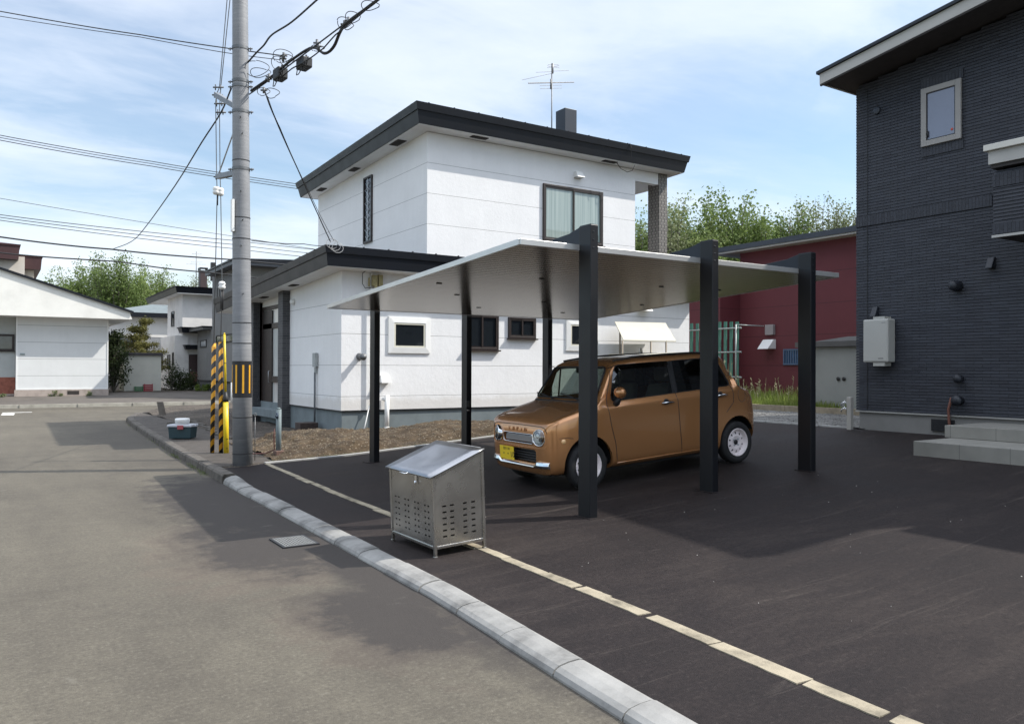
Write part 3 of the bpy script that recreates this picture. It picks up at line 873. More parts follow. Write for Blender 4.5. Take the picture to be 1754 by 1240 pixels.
# every course of tiles is a real ledge
b = MB()
cz = .918
ch = .048
while cz < 8.0:
    # y range where the wall is at least this high
    spans = []
    ys_ = [8.24-.05*i for i in range(296)]
    st = None
    for y in ys_:
        ok = topz(y) >= cz+ch*.5
        if ok and st is None: st = y
        if not ok and st is not None: spans.append((st, y+.05)); st = None
    if st is not None: spans.append((st, -6.5))
    for (ya, yb) in spans:
        ya2 = ya
        z0, z1 = cz+.004, cz+ch
        X0, X1 = HX-.005, HX-.002
        v = [b.bm.verts.new(p) for p in [(X0, ya2+.009, z0), (X0, yb, z0), (X1, yb, z1-.002), (X1, ya2, z1-.002), (HX+.04, ya2+.009, z0), (HX+.04, yb, z0), (HX+.04, yb, z1-.002), (HX+.04, ya2, z1-.002)]]
        for f in ((0, 1, 2, 3), (0, 4, 5, 1), (3, 2, 6, 7), (0, 3, 7, 4)): b.bm.faces.new([v[i] for i in f])
        if ya > 8.2:
            b.box((HX+.041, 8.2, z0), (HX+8.4, 8.24, z1-.002))
    cz += ch
b.build('tile_cladding', m_bt, D)
b = MB(); b.box((HX-.02, 6.04, 4.00), (HX-.001, 8.245, 4.17)); b.build('upright_tile_band', m_bv, D)
for z_ in (6.003, 4.937):
    b = MB(); b.box((HX-.02, 6.45, z_), (HX-.001, 7.10, z_+.15)); b.build('upright_tile_band', m_bv, D)
b = MB(); b.box((HX-.0135, 8.03, .93), (HX-.0105, 8.04, 6.3)); b.build('joint', m_black, D)
m_fnd = mat('grey_foundation', (.20, .195, .185), .85, var=.1, vs=2, bs=40, bstr=.2)
b = MB(); b.box((HX+.02, -6.5, .2), (HX+8, 8.2, .90)); b.build('foundation', m_fnd, D)
b = MB(); b.box((HX-.018, -6.5, .893), (HX+.05, 8.25, .915)); b.build('drip_flashing', mat('silver_flashing', (.42, .42, .41), .4, .5, .05), D)
# roof with broad pale rake board, thin dark metal on top, dark soffit
m_rake = mat('pale_fascia', (.42, .41, .385), .55, var=.06, vs=2)
m_dsoff = mat('dark_soffit', (.035, .030, .028), .7, var=.1)
m_rtop = mat('dark_roof_metal', (.020, .024, .03), .4, .3, .1)
RP = [(8.47, 6.56), (1.0, 7.62), (1.0, 5.95), (1.45, 5.95), (-6.8, 5.95)]
def strip(b, dz0, dz1, x0, x1, ext=0):
    for (ya, za), (yb, zb) in zip(RP, RP[1:]):
        if ya-yb < .1: continue
        e = ext if ya > 8 else 0
        b.hexa([(x0, ya+e, za+dz0), (x1, ya+e, za+dz0), (x1, yb, zb+dz0), (x0, yb, zb+dz0), (x0, ya+e, za+dz1), (x1, ya+e, za+dz1), (x1, yb, zb+dz1), (x0, yb, zb+dz1)])
b = MB(); strip(b, -.20, -.03, 11.62, 11.66); b.hexa([(11.66, 8.44, 6.36), (21, 8.44, 6.36), (21, 8.47, 6.36), (11.66, 8.47, 6.36), (11.66, 8.44, 6.52), (21, 8.44, 6.52), (21, 8.47, 6.52), (11.66, 8.47, 6.52)])
b.build('fascia', m_rake, D)
b = MB(); strip(b, -.225, -.201, 11.63, 11.665); b.build('fascia_drip', m_dsoff, D)
b = MB(); strip(b, -.028, .02, 11.58, 21, .04); b.build('roof', m_rtop, D)
b = MB(); strip(b, -.19, -.14, 11.662, 21, -.04); b.build('soffit', m_dsoff, D)
# upstairs window
m_wf = mat('taupe_window_frame', (.30, .285, .27), .5, var=.05)
b = MB(); b.frame((HX-.055, 6.47, 5.09), (HX-.012, 7.09, 6.0), .085, 0)
w_ = b.build('window', m_wf, D, .004)
b = MB(); b.frame((HX-.045, 6.557, 5.177), (HX-.02, 7.003, 5.913), .012, 0); b.build('gasket', m_black, w_)
b = MB(); b.box((HX-.035, 6.56, 5.18), (HX-.028, 7.0, 5.91)); b.build('pane', mat('frosted_pane', (.17, .18, .24), .18, 0, .05, 3, spec=.9, coat=.6), w_)
b = MB(); b.lathe((HX-.0365, 6.61, 5.26), (-1, 0, 0), [(0, 0), (.02, 0), (.02, .002), (0, .002)], 16); b.build('red_sticker', mat('red_sticker', (.55, .08, .05), .5, var=0), w_)
b = MB(); b.tube([(HX-.05, 6.98, 5.22), (HX-.05, 6.98, 5.32)], .012, 6); b.build('catch', m_black, w_)
# fittings
b = MB(); b.lathe((HX, 7.86, 5.88), (-1, 0, 0), [(0, .0), (.06, .0), (.06, .03), (.05, .035), (0, .035)], 24); b.build('vent_cap', mat('navy_plastic', (.03, .036, .05), .5, var=.05), D)
m_nv = mat('navy_hood', (.016, .019, .027), .5, var=.1)
def dhood(y, z, w, h, d, name='vent_hood'):
    b = MB()
    b.hexa([(HX, y-w/2, z), (HX, y+w/2, z), (HX-d, y+w/2, z), (HX-d, y-w/2, z), (HX, y-w/2, z+h), (HX, y+w/2, z+h), (HX-d*.35, y+w/2, z+h), (HX-d*.35, y-w/2, z+h)])
    return b.build(name, m_nv, D, .012)
dhood(6.04, 3.08, .10, .17, .13); dhood(7.88, 2.47, .10, .17, .12)
b = MB(); b.lathe((HX, 6.54, 2.87), (-1, 0, 0), [(0, 0), (.08, 0), (.085, .05), (.075, .15), (.05, .19), (0, .19)], 20); b.build('vent_hood', m_nv, D)
b = MB(); b.lathe((HX, 6.50, 1.47), (-1, 0, 0), [(0, 0), (.05, 0), (.06, .06), (.06, .12), (0, .13)], 18); b.build('pipe_cover', m_nv, D); b = MB(); b.lathe((HX, 6.50, 1.14), (-1, 0, 0), [(0, 0), (.06, 0), (.06, .10), (.075, .11), (.075, .15), (0, .15)], 18); b.build('pipe_cover', m_nv, D)
b = MB(); b.tube([(HX-.04, 6.62, 1.18), (HX-.05, 6.66, 1.0), (HX-.05, 6.65, .8), (HX-.07, 6.60, .66)], .02, 8); g = b.build('copper_pipe', mat('rusty_lagging', (.16, .06, .04), .7, var=.2), D)
b = MB(); b.box((HX-.012, 6.60, .66), (HX+.03, 6.95, .84)); b.build('foundation_vent', m_black, D)
b = MB()
for k in range(6): b.box((HX-.018, 6.61, .67+k*.028), (HX-.0125, 6.94, .678+k*.028))
b.build('vent_louvre', m_nv, D)
# water heater
m_heat = mat('heater_enamel', (.42, .415, .385), .45, var=.04, vs=2)
b = MB(); b.box((HX-.23, 7.53, 1.72), (HX-.02, 7.97, 2.42)); ht = b.build('water_heater', m_heat, D, .02)
ht['label'] = 'pale grey wall-mounted water heater'
for z0_, z1_ in ((2.421, 2.46), (1.66, 1.718)):
    b = MB(); b.box((HX-.21, 7.60, z0_), (HX-.03, 7.80, z1_)); b.build('bracket', m_heat, ht)
b = MB(); b.box((HX-.2325, 7.55, 1.745), (HX-.2305, 7.95, 2.395)); b.build('cover', m_heat, ht, .001)
m_badge = mat('badge_grey', (.12, .12, .12), .5, var=0)
for y0_, y1_, z0_, z1_ in ((7.61, 7.70, 1.775, 1.79), (7.57, 7.64, 2.355, 2.362)):
    b = MB(); b.box((HX-.234, y0_, z0_), (HX-.2328, y1_, z1_)); b.build('badge', m_badge, ht)
# bay over the entrance, with its own little roof
b = MB(); b.box((11.45, 2.6, 3.43), (HX-.02, 5.595, 4.30)); bay = b.build('bay', m_bt, D)
b = MB()
cz = 3.43
while cz < 4.28:
    b.hexa([(11.437, 2.6, cz+.003), (11.46, 2.6, cz+.003), (11.46, 5.61, cz+.003), (11.437, 5.61, cz+.003), (11.447, 2.6, cz+.046), (11.46, 2.6, cz+.046), (11.46, 5.603, cz+.046), (11.447, 5.603, cz+.046)])
    cz += .048
b.build('bay_cladding', m_bt, D)
for z0_, z1_ in ((4.08, 4.25), (3.44, 3.58)):
    b = MB(); b.box((11.43, 2.6, z0_), (11.449, 5.612, z1_)); b.build('bay_tile_band', m_bv, D)
b = MB(); b.box((11.35, 2.5, 4.38), (HX-.02, 5.63, 4.56)); b.build('canopy_fascia', m_rake, D, .004)
b = MB(); b.box((11.30, 2.5, 4.562), (HX-.02, 5.67, 4.645)); b.build('canopy_roof', mat('cream_metal', (.60, .58, .52), .45, var=.04), D, .006)
b = MB(); b.box((11.38, 2.5, 4.33), (HX-.02, 5.61, 4.378)); b.build('canopy_soffit', m_dsoff, D)
b = MB(); b.box((11.42, 2.6, 3.395), (11.47, 5.62, 3.428)); b.build('bay_trim', m_rake, D)
b = MB(); b.box((11.47, 2.6, 3.40), (HX-.02, 5.60, 3.428)); b.build('bay_soffit', m_dsoff, D)
# tiled entrance steps
ST = thing('entrance_steps', 'two wide grey tiled steps at the foot of the dark house', 'steps', (11, 5, .5))
def m_stept():
    m, t, b = newmat('grey_step_tile')
    p = objco(t); s = N(t, 'ShaderNodeSeparateXYZ'); t.links.new(p, s.inputs[0])
    ln = M(t, 'MAXIMUM', lines(t, s.outputs[1], .6, .02, .006), lines(t, s.outputs[0], .6, .1, .006))
    n = noisen(t, p, 2, 6, .6)
    c = ramp(t, n, [(.3, (.20, .195, .175)), (.7, (.27, .262, .235))])
    c = mixc(t, ln, c, (.10, .1, .09))
    t.links.new(c, b.inputs['Base Color']); b.inputs['Roughness'].default_value = .7
    bump(t, b, noisen(t, p, 80, 3, .6), .15, .003)
    return m
m_st = m_stept()
b = MB(); b.box((10.22, 2.2, .3), (HX-.03, 6.02, .665)); b.build('lower_step', m_st, ST, .006)
b = MB(); b.box((11.12, 2.2, .668), (HX-.04, 6.10, .835)); b.build('upper_step', m_st, ST, .006)
# garden tap post at the house corner
t_ = thing('tap_post', 'grey standpipe with chrome taps at the dark house corner', 'tap', (12.05, 8.20, .6))
b = MB(); b.box((12.02, 8.16, .55), (12.10, 8.24, 1.14)); b.build('post', mat('stone_grey_post', (.35, .33, .30), .7, var=.08), t_, .008)
b = MB()
for z in (1.05, .95):
    b.tube([(12.03, 8.24, z), (12.01, 8.29, z), (12.0, 8.32, z-.02), (12.0, 8.325, z-.06)], .010, 8)
    b.tube([(12.015, 8.27, z+.035), (12.015, 8.27, z)], .008, 8).tube([(12.0, 8.255, z+.035), (12.03, 8.29, z+.035)], .005, 6)
b.build('tap', m_chrome, t_)
# ------------------------------------------------------------------ houses beyond the cross street
Hl = thing('house', 'low white gabled house across the side street at the left edge', 'house', (2.5, 40, .34))
Y = 40
def P(px, py, y=Y): return atV(px, py, y)
m_lw = siding('white_boards', (.70, .71, .70), .72, 1.215-.72, bs=8, bstr=.1, bd=.01, wdt=.02, var=.06, streak=.08)
m_lg = mat('white_gable', (.78, .77, .72), .75, var=.07, vs=1.2)
xr = 4.49; xm = .98
b = MB(); b.box((xm, Y, .62), (xr, Y+9, 3.86)); b.build('wall', m_lw, Hl)
b = MB(); b.box((-8, Y+.45, 1.15), (xm-.001, Y+9, 3.86)); b.build('recessed_wall', mat('grey_white_board', (.42, .44, .43), .8, var=.08, vs=1.2), Hl)
b = MB(); b.box((-8, Y+.40, .45), (xm-.002, Y+9, 1.149)); b.build('brick_base', mat('red_brick_base', (.26, .09, .06), .85, var=.25, vs=7), Hl)
b = MB(); b.box((xm-.05, Y-.02, .1), (xr+.02, Y+9, .618)).box((-8, Y+.35, .1), (xm-.051, Y+9, .449)); b.build('foundation', mat('pinkish_concrete', (.38, .32, .28), .9, var=.2, vs=3), Hl)
b = MB(); b.frame((xm-.001, Y-.02, .62), (xr+.001, Y-.001, 3.78), .05, 1); b.build('corner_trim', m_white, Hl)
sl_ = .322
gx = 5.35
apx = -9
b = MB()
b.prism([(gx, Y-.75, 3.72), (gx-.1, Y-.75, 4.05), (apx, Y-.75, 4.05+(gx-.1-apx)*sl_), (apx, Y-.75, 3.72)], (0, .12, 0)); b.build('gable', m_lg, Hl)
b = MB(); b.hexa([(gx+.05, Y-.85, 3.98), (gx+.05, Y+10, 3.98), (apx, Y+10, 3.98+(gx-apx)*sl_), (apx, Y-.85, 3.98+(gx-apx)*sl_), (gx+.05, Y-.85, 4.08), (gx+.05, Y+10, 4.08), (apx, Y+10, 4.08+(gx-apx)*sl_), (apx, Y-.85, 4.08+(gx-apx)*sl_)])
b.build('roof', m_navy, Hl)
b = MB(); b.hexa([(gx-.05, Y-.62, 3.70), (gx-.05, Y+10, 3.70), (xr-.1, Y+10, 3.72), (-8, Y-.62, 3.74), (gx-.05, Y-.62, 3.73), (gx-.05, Y+10, 3.73), (xr-.1, Y+10, 3.76), (-8, Y-.62, 3.77)]); b.build('soffit', m_soffit, Hl)
casement(Hl, Y+.45, -.6, .93, 2.27, 2.98, bar=.05, gm=mat('grey_pane', (.09, .11, .11), .1, var=.2, vs=2, coat=.6))
b = MB(); b.box((2.9, Y-.03, .40), (3.35, Y-.015, .56)); b.build('foundation_vent', m_vent, Hl)
b = MB(); b.box((1.12, Y-.03, 2.10), (1.3, Y-.005, 2.17)); b.build('name_plate', mat('grey_plate', (.25, .3, .3), .5, var=.1), Hl)
Hb = thing('house', 'upper part of a maroon-roofed house rising behind the low white gable', 'house', (0, 48, .4))
Y2 = 48
m_mar = mat('maroon_roof', (.07, .032, .032), .5, .1, .15)
m_cr = mat('cream_wall', (.60, .55, .48), .8, var=.08, vs=1)
a = P(42, 490, Y2); c = P(59, 490, Y2+1.2)
b = MB(); b.box((-6, Y2, .4), (a.x, Y2+7, 7.2)).box((a.x-.2, Y2+1.2, .4), (P(58, 480, Y2+1.2).x, Y2+7, 6.9)); b.build('wall', m_cr, Hb)
e1 = P(36, 420, Y2-.6); e2 = P(74, 440, Y2+.6)
b = MB(); roof_slab(b, -7, e1.x, Y2-.6, Y2+8, P(36, 419, Y2-.6).z, .75, .08, .1); roof_slab(b, -7, e2.x, Y2+.55, Y2+8, P(74, 439, Y2+.55).z, .7, .08, .1); b.build('roof', m_mar, Hb)
b = MB(); b.hexa([(-7, Y2-.6, e1.z+.02), (e1.x, Y2-.6, e1.z+.02), (e1.x-1.5, Y2+4, e1.z+.02), (-7, Y2+4, e1.z+.02), (-7, Y2+3, e1.z+.9), (-5, Y2+3, e1.z+.9), (-5, Y2+3.5, e1.z+.9), (-7, Y2+3.5, e1.z+.9)]); b.build('upper_roof', m_mar, Hb)
# shed
Sh = thing('shed', 'small white storage shed with dark flat roof, crates at its foot', 'shed', (6.3, 43, .43))
m_sh = mat('shed_panel', (.56, .56, .50), .6, var=.06, vs=2, bs=2, bstr=.1, bd=.02)
b = MB(); b.box((5.53, 43, .44), (7.19, 44.9, 2.17)); b.build('wall', m_sh, Sh)
b = MB()
for k in range(5): b.box((5.505, 43.1+k*.38, .5), (5.53, 43.14+k*.38, 2.15))
b.build('rib', m_sh, Sh)
b = MB(); b.box((5.34, 42.9, 2.172), (7.26, 45, 2.30)); b.build('roof', mat('shed_roof', (.05, .045, .05), .6, var=.1), Sh, .01)
def crate(x, col, lab, w=.38, h=.28):
    t = thing('crate', lab, 'crate', (x, 42.8, .42))
    m = mat('crate_plastic', col, .5, var=.1)
    b = MB()
    for k in range(4): b.box((x-w/2, 42.65, .43+k*h/4), (x+w/2, 42.665, .43+k*h/4+h/7)).box((x-w/2, 42.985, .43+k*h/4), (x+w/2, 43-.002, .43+k*h/4+h/7)).box((x-w/2, 42.666, .43+k*h/4), (x-w/2+.012, 42.984, .43+k*h/4+h/7)).box((x+w/2-.012, 42.666, .43+k*h/4), (x+w/2, 42.984, .43+k*h/4+h/7))
    for sx__ in (-1, 1): b.box((x+sx__*(w/2-.02)-.018, 42.645, .43), (x+sx__*(w/2-.02)+.018, 42.664, .43+h))
    b.box((x-w/2+.01, 42.67, .428), (x+w/2-.01, 42.98, .44))
    b.build('body', m, t)
crate(6.14, (.05, .16, .07), 'small green plastic crate beside the red one at the shed', .36, .24)
crate(6.56, (.30, .03, .045), 'red plastic crate in front of the white shed', .40, .36)
# white two-storey house
Hw = thing('house', 'white two-storey house with curved porch wall behind the small shed', 'house', (8.75, 46, .6))
m_ww = mat('white_render', (.66, .645, .62), .85, var=.14, vs=.9, bs=10, bstr=.15)
b = MB(); b.box((8.74, 46, .3), (13, 50.3, 5.58)); b.box((7.75, 50.31, .3), (13, 54, 3.3)); b.build('wall', m_ww, Hw)
b = MB(); b.box((8.36, 45.95, .3), (8.738, 50.3, 3.3)); b.box((8.739, 45.95, .3), (9.05, 45.999, 3.3)); b.build('porch_wall', m_ww, Hw)
b = roof_slab(MB(), 8.2, 13.4, 45.3, 54.9, 5.90, .34, .12, .06); b.build('roof', m_navy, Hw)
b = MB(); b.box((8.38, 45.45, 5.53), (13, 54.6, 5.555)); b.build('soffit', m_soffit, Hw)
b = roof_slab(MB(), 8.55, 10.4, 45.5, 46.6, 3.75, .30, .1, .06); b.build('porch_roof', m_navy, Hw)
b = roof_slab(MB(), 8.75, 9.55, 45.45, 45.98, 2.80, .22, .06, .06); b.build('door_canopy', m_navy, Hw)
def fw(x, y, z0, z1, w, par, nm='window'):
    b = MB(); b.frame((x-.03, y, z0), (x+.01, y+w, z1), .05, 0); f = b.build(nm, m_black, par)
    b = MB(); b.box((x-.012, y+.03, z0+.03), (x-.006, y+w-.03, z1-.03)); b.build('pane', m_glass, f)
fw(8.74, 48.2, 3.9, 4.75, .9, Hw); fw(8.36, 47.2, 1.5, 2.3, .8, Hw); fw(8.36, 46.2, 1.7, 2.4, .4, Hw); fw(8.36, 49.3, 1.6, 2.3, .6, Hw)
b = MB(); b.box((9.08, 45.94, .62), (9.7, 45.99, 2.3)); dd = b.build('door', mat('dark_door', (.05, .03, .028), .5, var=.1), Hw, .005)
b = MB(); b.box((9.12, 45.925, .68), (9.66, 45.938, 1.35)); b.build('lower_panel', mat('red_brown_panel', (.22, .09, .08), .6, var=.15), dd)
b = MB(); b.box((9.14, 45.91, 1.42), (9.18, 45.939, 1.5)); b.build('handle', m_steel, dd)
c0 = P(343, 494, 47); c1 = P(355, 465, 47)
b = MB(); b.box((c0.x, 47, 5.6), (c1.x, 47.5, c1.z)); b.build('chimney', mat('brown_chimney', (.05, .032, .032), .6, var=.1), Hw, .01)
b = MB(); b.frame((c0.x-.03, 46.95, c1.z+.001), (c1.x+.03, 47.5, c1.z+.2), .04, 1); b.build('chimney_cap', m_black, Hw)
b = MB(); xa = P(336, 490, 47).x; zt = P(336, 431, 47).z
b.tube([(xa, 47, 5.8), (xa, 47, zt)], .02, 6)
b.tube([(xa-.55, 46.8, zt-.75), (xa+.55, 47.2, zt-.65)], .013, 5).tube([(xa-.25, 46.9, zt-.15), (xa+.3, 47.1, zt-.1)], .013, 5).tube([(xa-.3, 46.9, zt-.62), (xa+.35, 47.1, zt-.55)], .012, 5).tube([(xa-.15, 46.9, zt-.3), (xa+.18, 47.1, zt-.26)], .012, 5)
b.build('antenna', m_dsteel, Hw)
# grey two-storey house partly behind the pole, its long side facing the road
Hg = thing('house', 'grey two-storey house seen behind the utility pole', 'house', (9.4, 42, .35))
m_g = mat('grey_siding', (.185, .185, .18), .8, var=.08, vs=1, bs=14, bstr=.15)
m_g2 = mat('dark_grey_siding', (.085, .088, .09), .8, var=.08, vs=1)
b = MB(); b.box((9.4, 36.9, .95), (17, 42.08, 6.28)); b.build('wall', m_g, Hg)
b = MB(); b.box((9.4, 42.081, .95), (12, 45.4, 3.50)); b.build('annex_wall', m_g, Hg)
b = MB(); b.box((9.38, 36.88, .1), (17, 45.42, .87)); b.build('foundation', m_g2, Hg)
b = MB(); b.box((9.365, 36.86, .871), (17, 45.43, .949)); b.build('band', m_black, Hg)
b = MB(); b.hexa([(8.95, 36.2, 6.13), (17.5, 36.2, 6.13), (17.5, 42.0, 6.10), (8.95, 41.6, 6.10), (8.95, 36.2, 6.30), (17.5, 36.2, 6.30), (17.5, 42.0, 6.27), (8.95, 41.6, 6.27)]); b.build('roof', mat('grey_roof_edge', (.085, .09, .10), .5, .2, .1), Hg)
b = MB(); b.hexa([(8.90, 36.1, 6.302), (17.6, 36.1, 6.302), (17.6, 42.1, 6.28), (8.90, 41.7, 6.28), (8.90, 36.1, 6.37), (17.6, 36.1, 6.8), (17.6, 42.1, 6.8), (8.90, 41.7, 6.34)]); b.build('roof_top', m_navy, Hg)
b = MB(); b.box((9.0, 42.3, 3.502), (12, 47.6, 3.62)); b.build('annex_roof', mat('annex_roof_edge', (.13, .13, .13), .5, .1, .1), Hg)
b = MB(); b.box((8.95, 42.25, 3.622), (12, 47.7, 3.68)); b.build('annex_roof_top', m_navy, Hg)
for (pa, pb_, qa, qb) in [(344, 583, 354, 594), (371, 575, 400, 587)]:
    a = atU(pa, pb_, 9.4); c = atU(qa, qb, 9.4)
    b = MB(); b.frame((9.36, c.y, a.z-.38), (9.41, a.y, a.z), .05, 0); w2 = b.build('window', m_black, Hg)
    b = MB(); b.box((9.385, c.y+.03, a.z-.35), (9.39, a.y-.03, a.z-.03)); b.build('pane', mat('pale_pane', (.35, .37, .38), .2, var=.1) if pa < 360 else mat('green_pane', (.05, .07, .04), .1, var=.3, vs=4), w2)
for px in (372.5, 376.5):
    a = atU(px, 494, 9.4); c = atU(px, 529, 9.4)
    b = MB(); b.box((9.375, a.y-.05, c.z), (9.40-.001, a.y+.05, a.z)); b.build('narrow_louvre', m_black, Hg)
b = MB(); a = atU(364.5, 450, 10.2); b.box((10.1, a.y-.12, 6.3), (10.32, a.y+.12, a.z)); b.build('chimney', m_black, Hg)
# low white house with a grey roof at the back
Hc = thing('house', 'distant low white house with pale grey roof behind the conifer', 'house', (7, 58, .4))
a = P(286, 541, 58); e = P(150, 541, 58)
b = MB(); b.box((3.5, 58, .4), (11.5, 64, a.z-.1)); b.build('wall', mat('white_wall', (.7, .69, .66), .8, var=.08, vs=1), Hc)
b = MB(); b.box((3.2, 57.5, a.z-.16), (11.9, 64.4, a.z+.12)); b.build('fascia', m_navy, Hc)
rt = P(258, 521, 60)
b = MB(); b.prism([(6.2, 57.5, a.z+.13), (12, 57.5, a.z+.13), (12, 60, rt.z+.3), (P(262, 520, 60).x, 60, rt.z)], (0, 2, 0)); b.build('roof', mat('pale_grey_roof', (.13, .155, .16), .7, var=.1), Hc)
b = MB(); b.box((7.5, 56.6, .4), (10.5, 57.4, 2.3)); b.build('lean_to_wall', m_white, Hc)
b = MB(); b.box((6.3, 57.96, 1.6), (6.9, 57.99, 2.6)); b.build('window', m_glass, Hc)
b = MB(); b.box((8.0, 56.56, 1.2), (8.5, 56.59, 2.0)); b.build('window', m_glass, Hc)
b = MB(); b.hexa([(5.2, 56.2, 3.05), (10.6, 56.2, 3.05), (10.6, 58, 3.4), (5.2, 58, 3.4), (5.2, 56.2, 3.25), (10.6, 56.2, 3.25), (10.6, 58, 3.6), (5.2, 58, 3.6)]); b.build('porch_roof', m_navy, Hc)

# ------------------------------------------------------------------ red house, shed, slatted screen on the right
Hr = thing('house', 'dark red house with grey sloping roof behind the carport', 'house', (22, 16, .6))
m_red = siding('dark_red_siding', (.120, .022, .029), .98, .75, bs=14, bstr=.25, bd=.01, wdt=.02, var=.08, rough=.7, streak=.1)
RX = 22
def PU(px, py, X=RX): return atU(px, py, X)
ze = PU(1467, 403).z
b = MB(); yl = PU(1268, 440).y
b.box((RX, 11, .6), (RX+9, yl, ze)); b.box((RX-1.0, yl+.002, .6), (RX+9, 27, ze-.55)); b.build('wall', m_red, Hr)
m_rr = mat('grey_roof_sheet', (.045, .052, .064), .5, .2, .12)
y0, y1 = 10, yl+.9
b = MB(); b.box((RX-.5, y0, ze+.03), (RX+9.5, y1, ze+.20)); b.build('roof', m_rr, Hr)
b = MB(); b.box((RX-.46, y0, ze-.03), (RX+9, y1-.04, ze+.027)); b.build('fascia', m_rake, Hr)
b = MB(); b.hexa([(RX-1.7, yl+.5, ze-.65), (RX+9, yl+.5, ze-.65), (RX+9, 28, ze-.65), (RX-1.7, 28, ze-.65), (RX-1.3, yl+.5, ze-.25), (RX+9, yl+.5, ze-.1), (RX+9, 28, ze-.1), (RX-1.3, 28, ze-.25)])
for k in range(30): b.box((RX-1.6, yl+.6+k*.28, ze-.5), (RX-1.52, yl+.64+k*.28, ze-.2))
b.build('lower_roof', m_rr, Hr)
a = PU(1321, 565); b = MB(); b.box((RX-.12, a.y-.17, a.z-.17), (RX, a.y+.17, a.z+.17)); b.build('junction_box', mat('grey_box2', (.28, .25, .25), .6, var=.1), Hr, .01)
a = PU(1320, 598)
b = MB(); b.hexa([(RX, a.y-.22, a.z), (RX, a.y+.22, a.z), (RX-.42, a.y+.22, a.z), (RX-.42, a.y-.22, a.z), (RX, a.y-.22, a.z+.32), (RX, a.y+.22, a.z+.32), (RX-.12, a.y+.22, a.z+.32), (RX-.12, a.y-.22, a.z+.32)]); b.build('vent_hood', m_white, Hr, .01)
a = PU(1343, 598); c = PU(1385, 625)
b = MB(); b.frame((RX-.05, c.y, c.z), (RX+.01, a.y, a.z), .05, 0)
for k in range(9): b.box((RX-.04, c.y+.06+k*(a.y-c.y-.1)/9, c.z+.05), (RX-.02, c.y+.10+k*(a.y-c.y-.1)/9, a.z-.05))
wb = b.build('window', mat('blue_grey_bars', (.05, .09, .16), .4, .2, .1), Hr); wb['label'] = 'small blue barred window'
b = MB(); b.box((RX-.012, c.y+.03, c.z+.03), (RX-.006, a.y-.03, a.z-.03)); b.build('pane', mat('blue_pane', (.04, .10, .2), .15, var=.3, vs=6), wb)
Sd = thing('shed', 'grey steel storage shed with double sliding doors beside the dark house', 'shed', (16.2, 11, .65))
SX = 16.2
a = atU(1404, 593, SX); c = atU(1467, 703, SX)
m_sd = mat('grey_steel_panel', (.27, .275, .26), .55, .1, .05, 2)
b = MB(); b.box((SX, 9.5, .68), (SX+1.6, atU(1374, 640, SX).y, 2.12)); b.build('wall', m_sd, Sd, .01)
b = MB(); b.box((SX-.03, 10.0, .72), (SX-.004, a.y-.02, 2.07)).box((SX-.055, 9.55, .72), (SX-.032, 10.75, 2.07)); dd = b.build('door', m_sd, Sd, .006)
for py_ in (1435.5, 1445):
    a2 = atU(py_, 649, SX-.06)
    b = MB(); b.lathe((SX-.056, a2.y, a2.z), (-1, 0, 0), [(0, 0), (.045, 0), (.045, .004), (0, .004)], 16); b.build('handle', m_black, dd)
b = MB(); b.box((SX-.18, 9.3, 2.122), (SX+1.7, atU(1370, 590, SX).y, 2.24)).hexa([(SX-.16, 9.3, 2.242), (SX+1.7, 9.3, 2.242), (SX+1.7, 11.6, 2.242), (SX-.16, 11.9, 2.242), (SX-.1, 9.3, 2.34), (SX+1.7, 9.3, 2.34), (SX+1.7, 11.0, 2.34), (SX-.1, 11.0, 2.34)]); b.build('roof', mat('shed_roof_grey', (.085, .082, .08), .55, .1, .1), Sd)
b = MB(); yy = atU(1373, 640, SX).y; b.box((SX-.04, yy-.05, .68), (SX+.02, yy+.05, 2.1)); b.build('corner_post', mat('pale_corner', (.36, .36, .35), .5, var=.05), Sd)
Sc = thing('slatted_screen', 'green slatted snow screen on a steel pipe frame against the red house', 'screen', (18, 17, .6))
GX = 18.5
m_gr = mat('green_slat', (.045, .16, .125), .6, var=.15, vs=5)
for i, px in enumerate((1184, 1194, 1204, 1213, 1223, 1232, 1242, 1252, 1262)):
    t0 = atU(px, 551 if px > 1225 else 554, GX)
    b = MB(); b.box((GX, t0.y-.055, .7), (GX+.03, t0.y+.055, t0.z)); b.build('slat', m_gr, Sc)
b = MB()
yr = atU(1266, 560, GX).y; yl2 = atU(1176, 560, GX).y
for (py0, py1) in ((562, 566), (603, 603), (646, 646)):
    za = atU(1266, py0, GX).z
    b.tube([(GX-.04, yr-.12, za), (GX-.04, yl2, za)], .024, 8)
ypost = atU(1264, 600, GX).y
b.tube([(GX-.09, ypost, .7), (GX-.09, ypost, atU(1264, 556, GX).z)], .024, 8)
za = atU(1300, 558.5, GX+1).z
b.tube([(GX-.09, ypost, za), (GX+1.2, atU(1308, 559, GX+1.2).y, za)], .018, 8)
b.build('pipe_frame', mat('dull_pipe', (.30, .33, .32), .5, .2, .1), Sc)

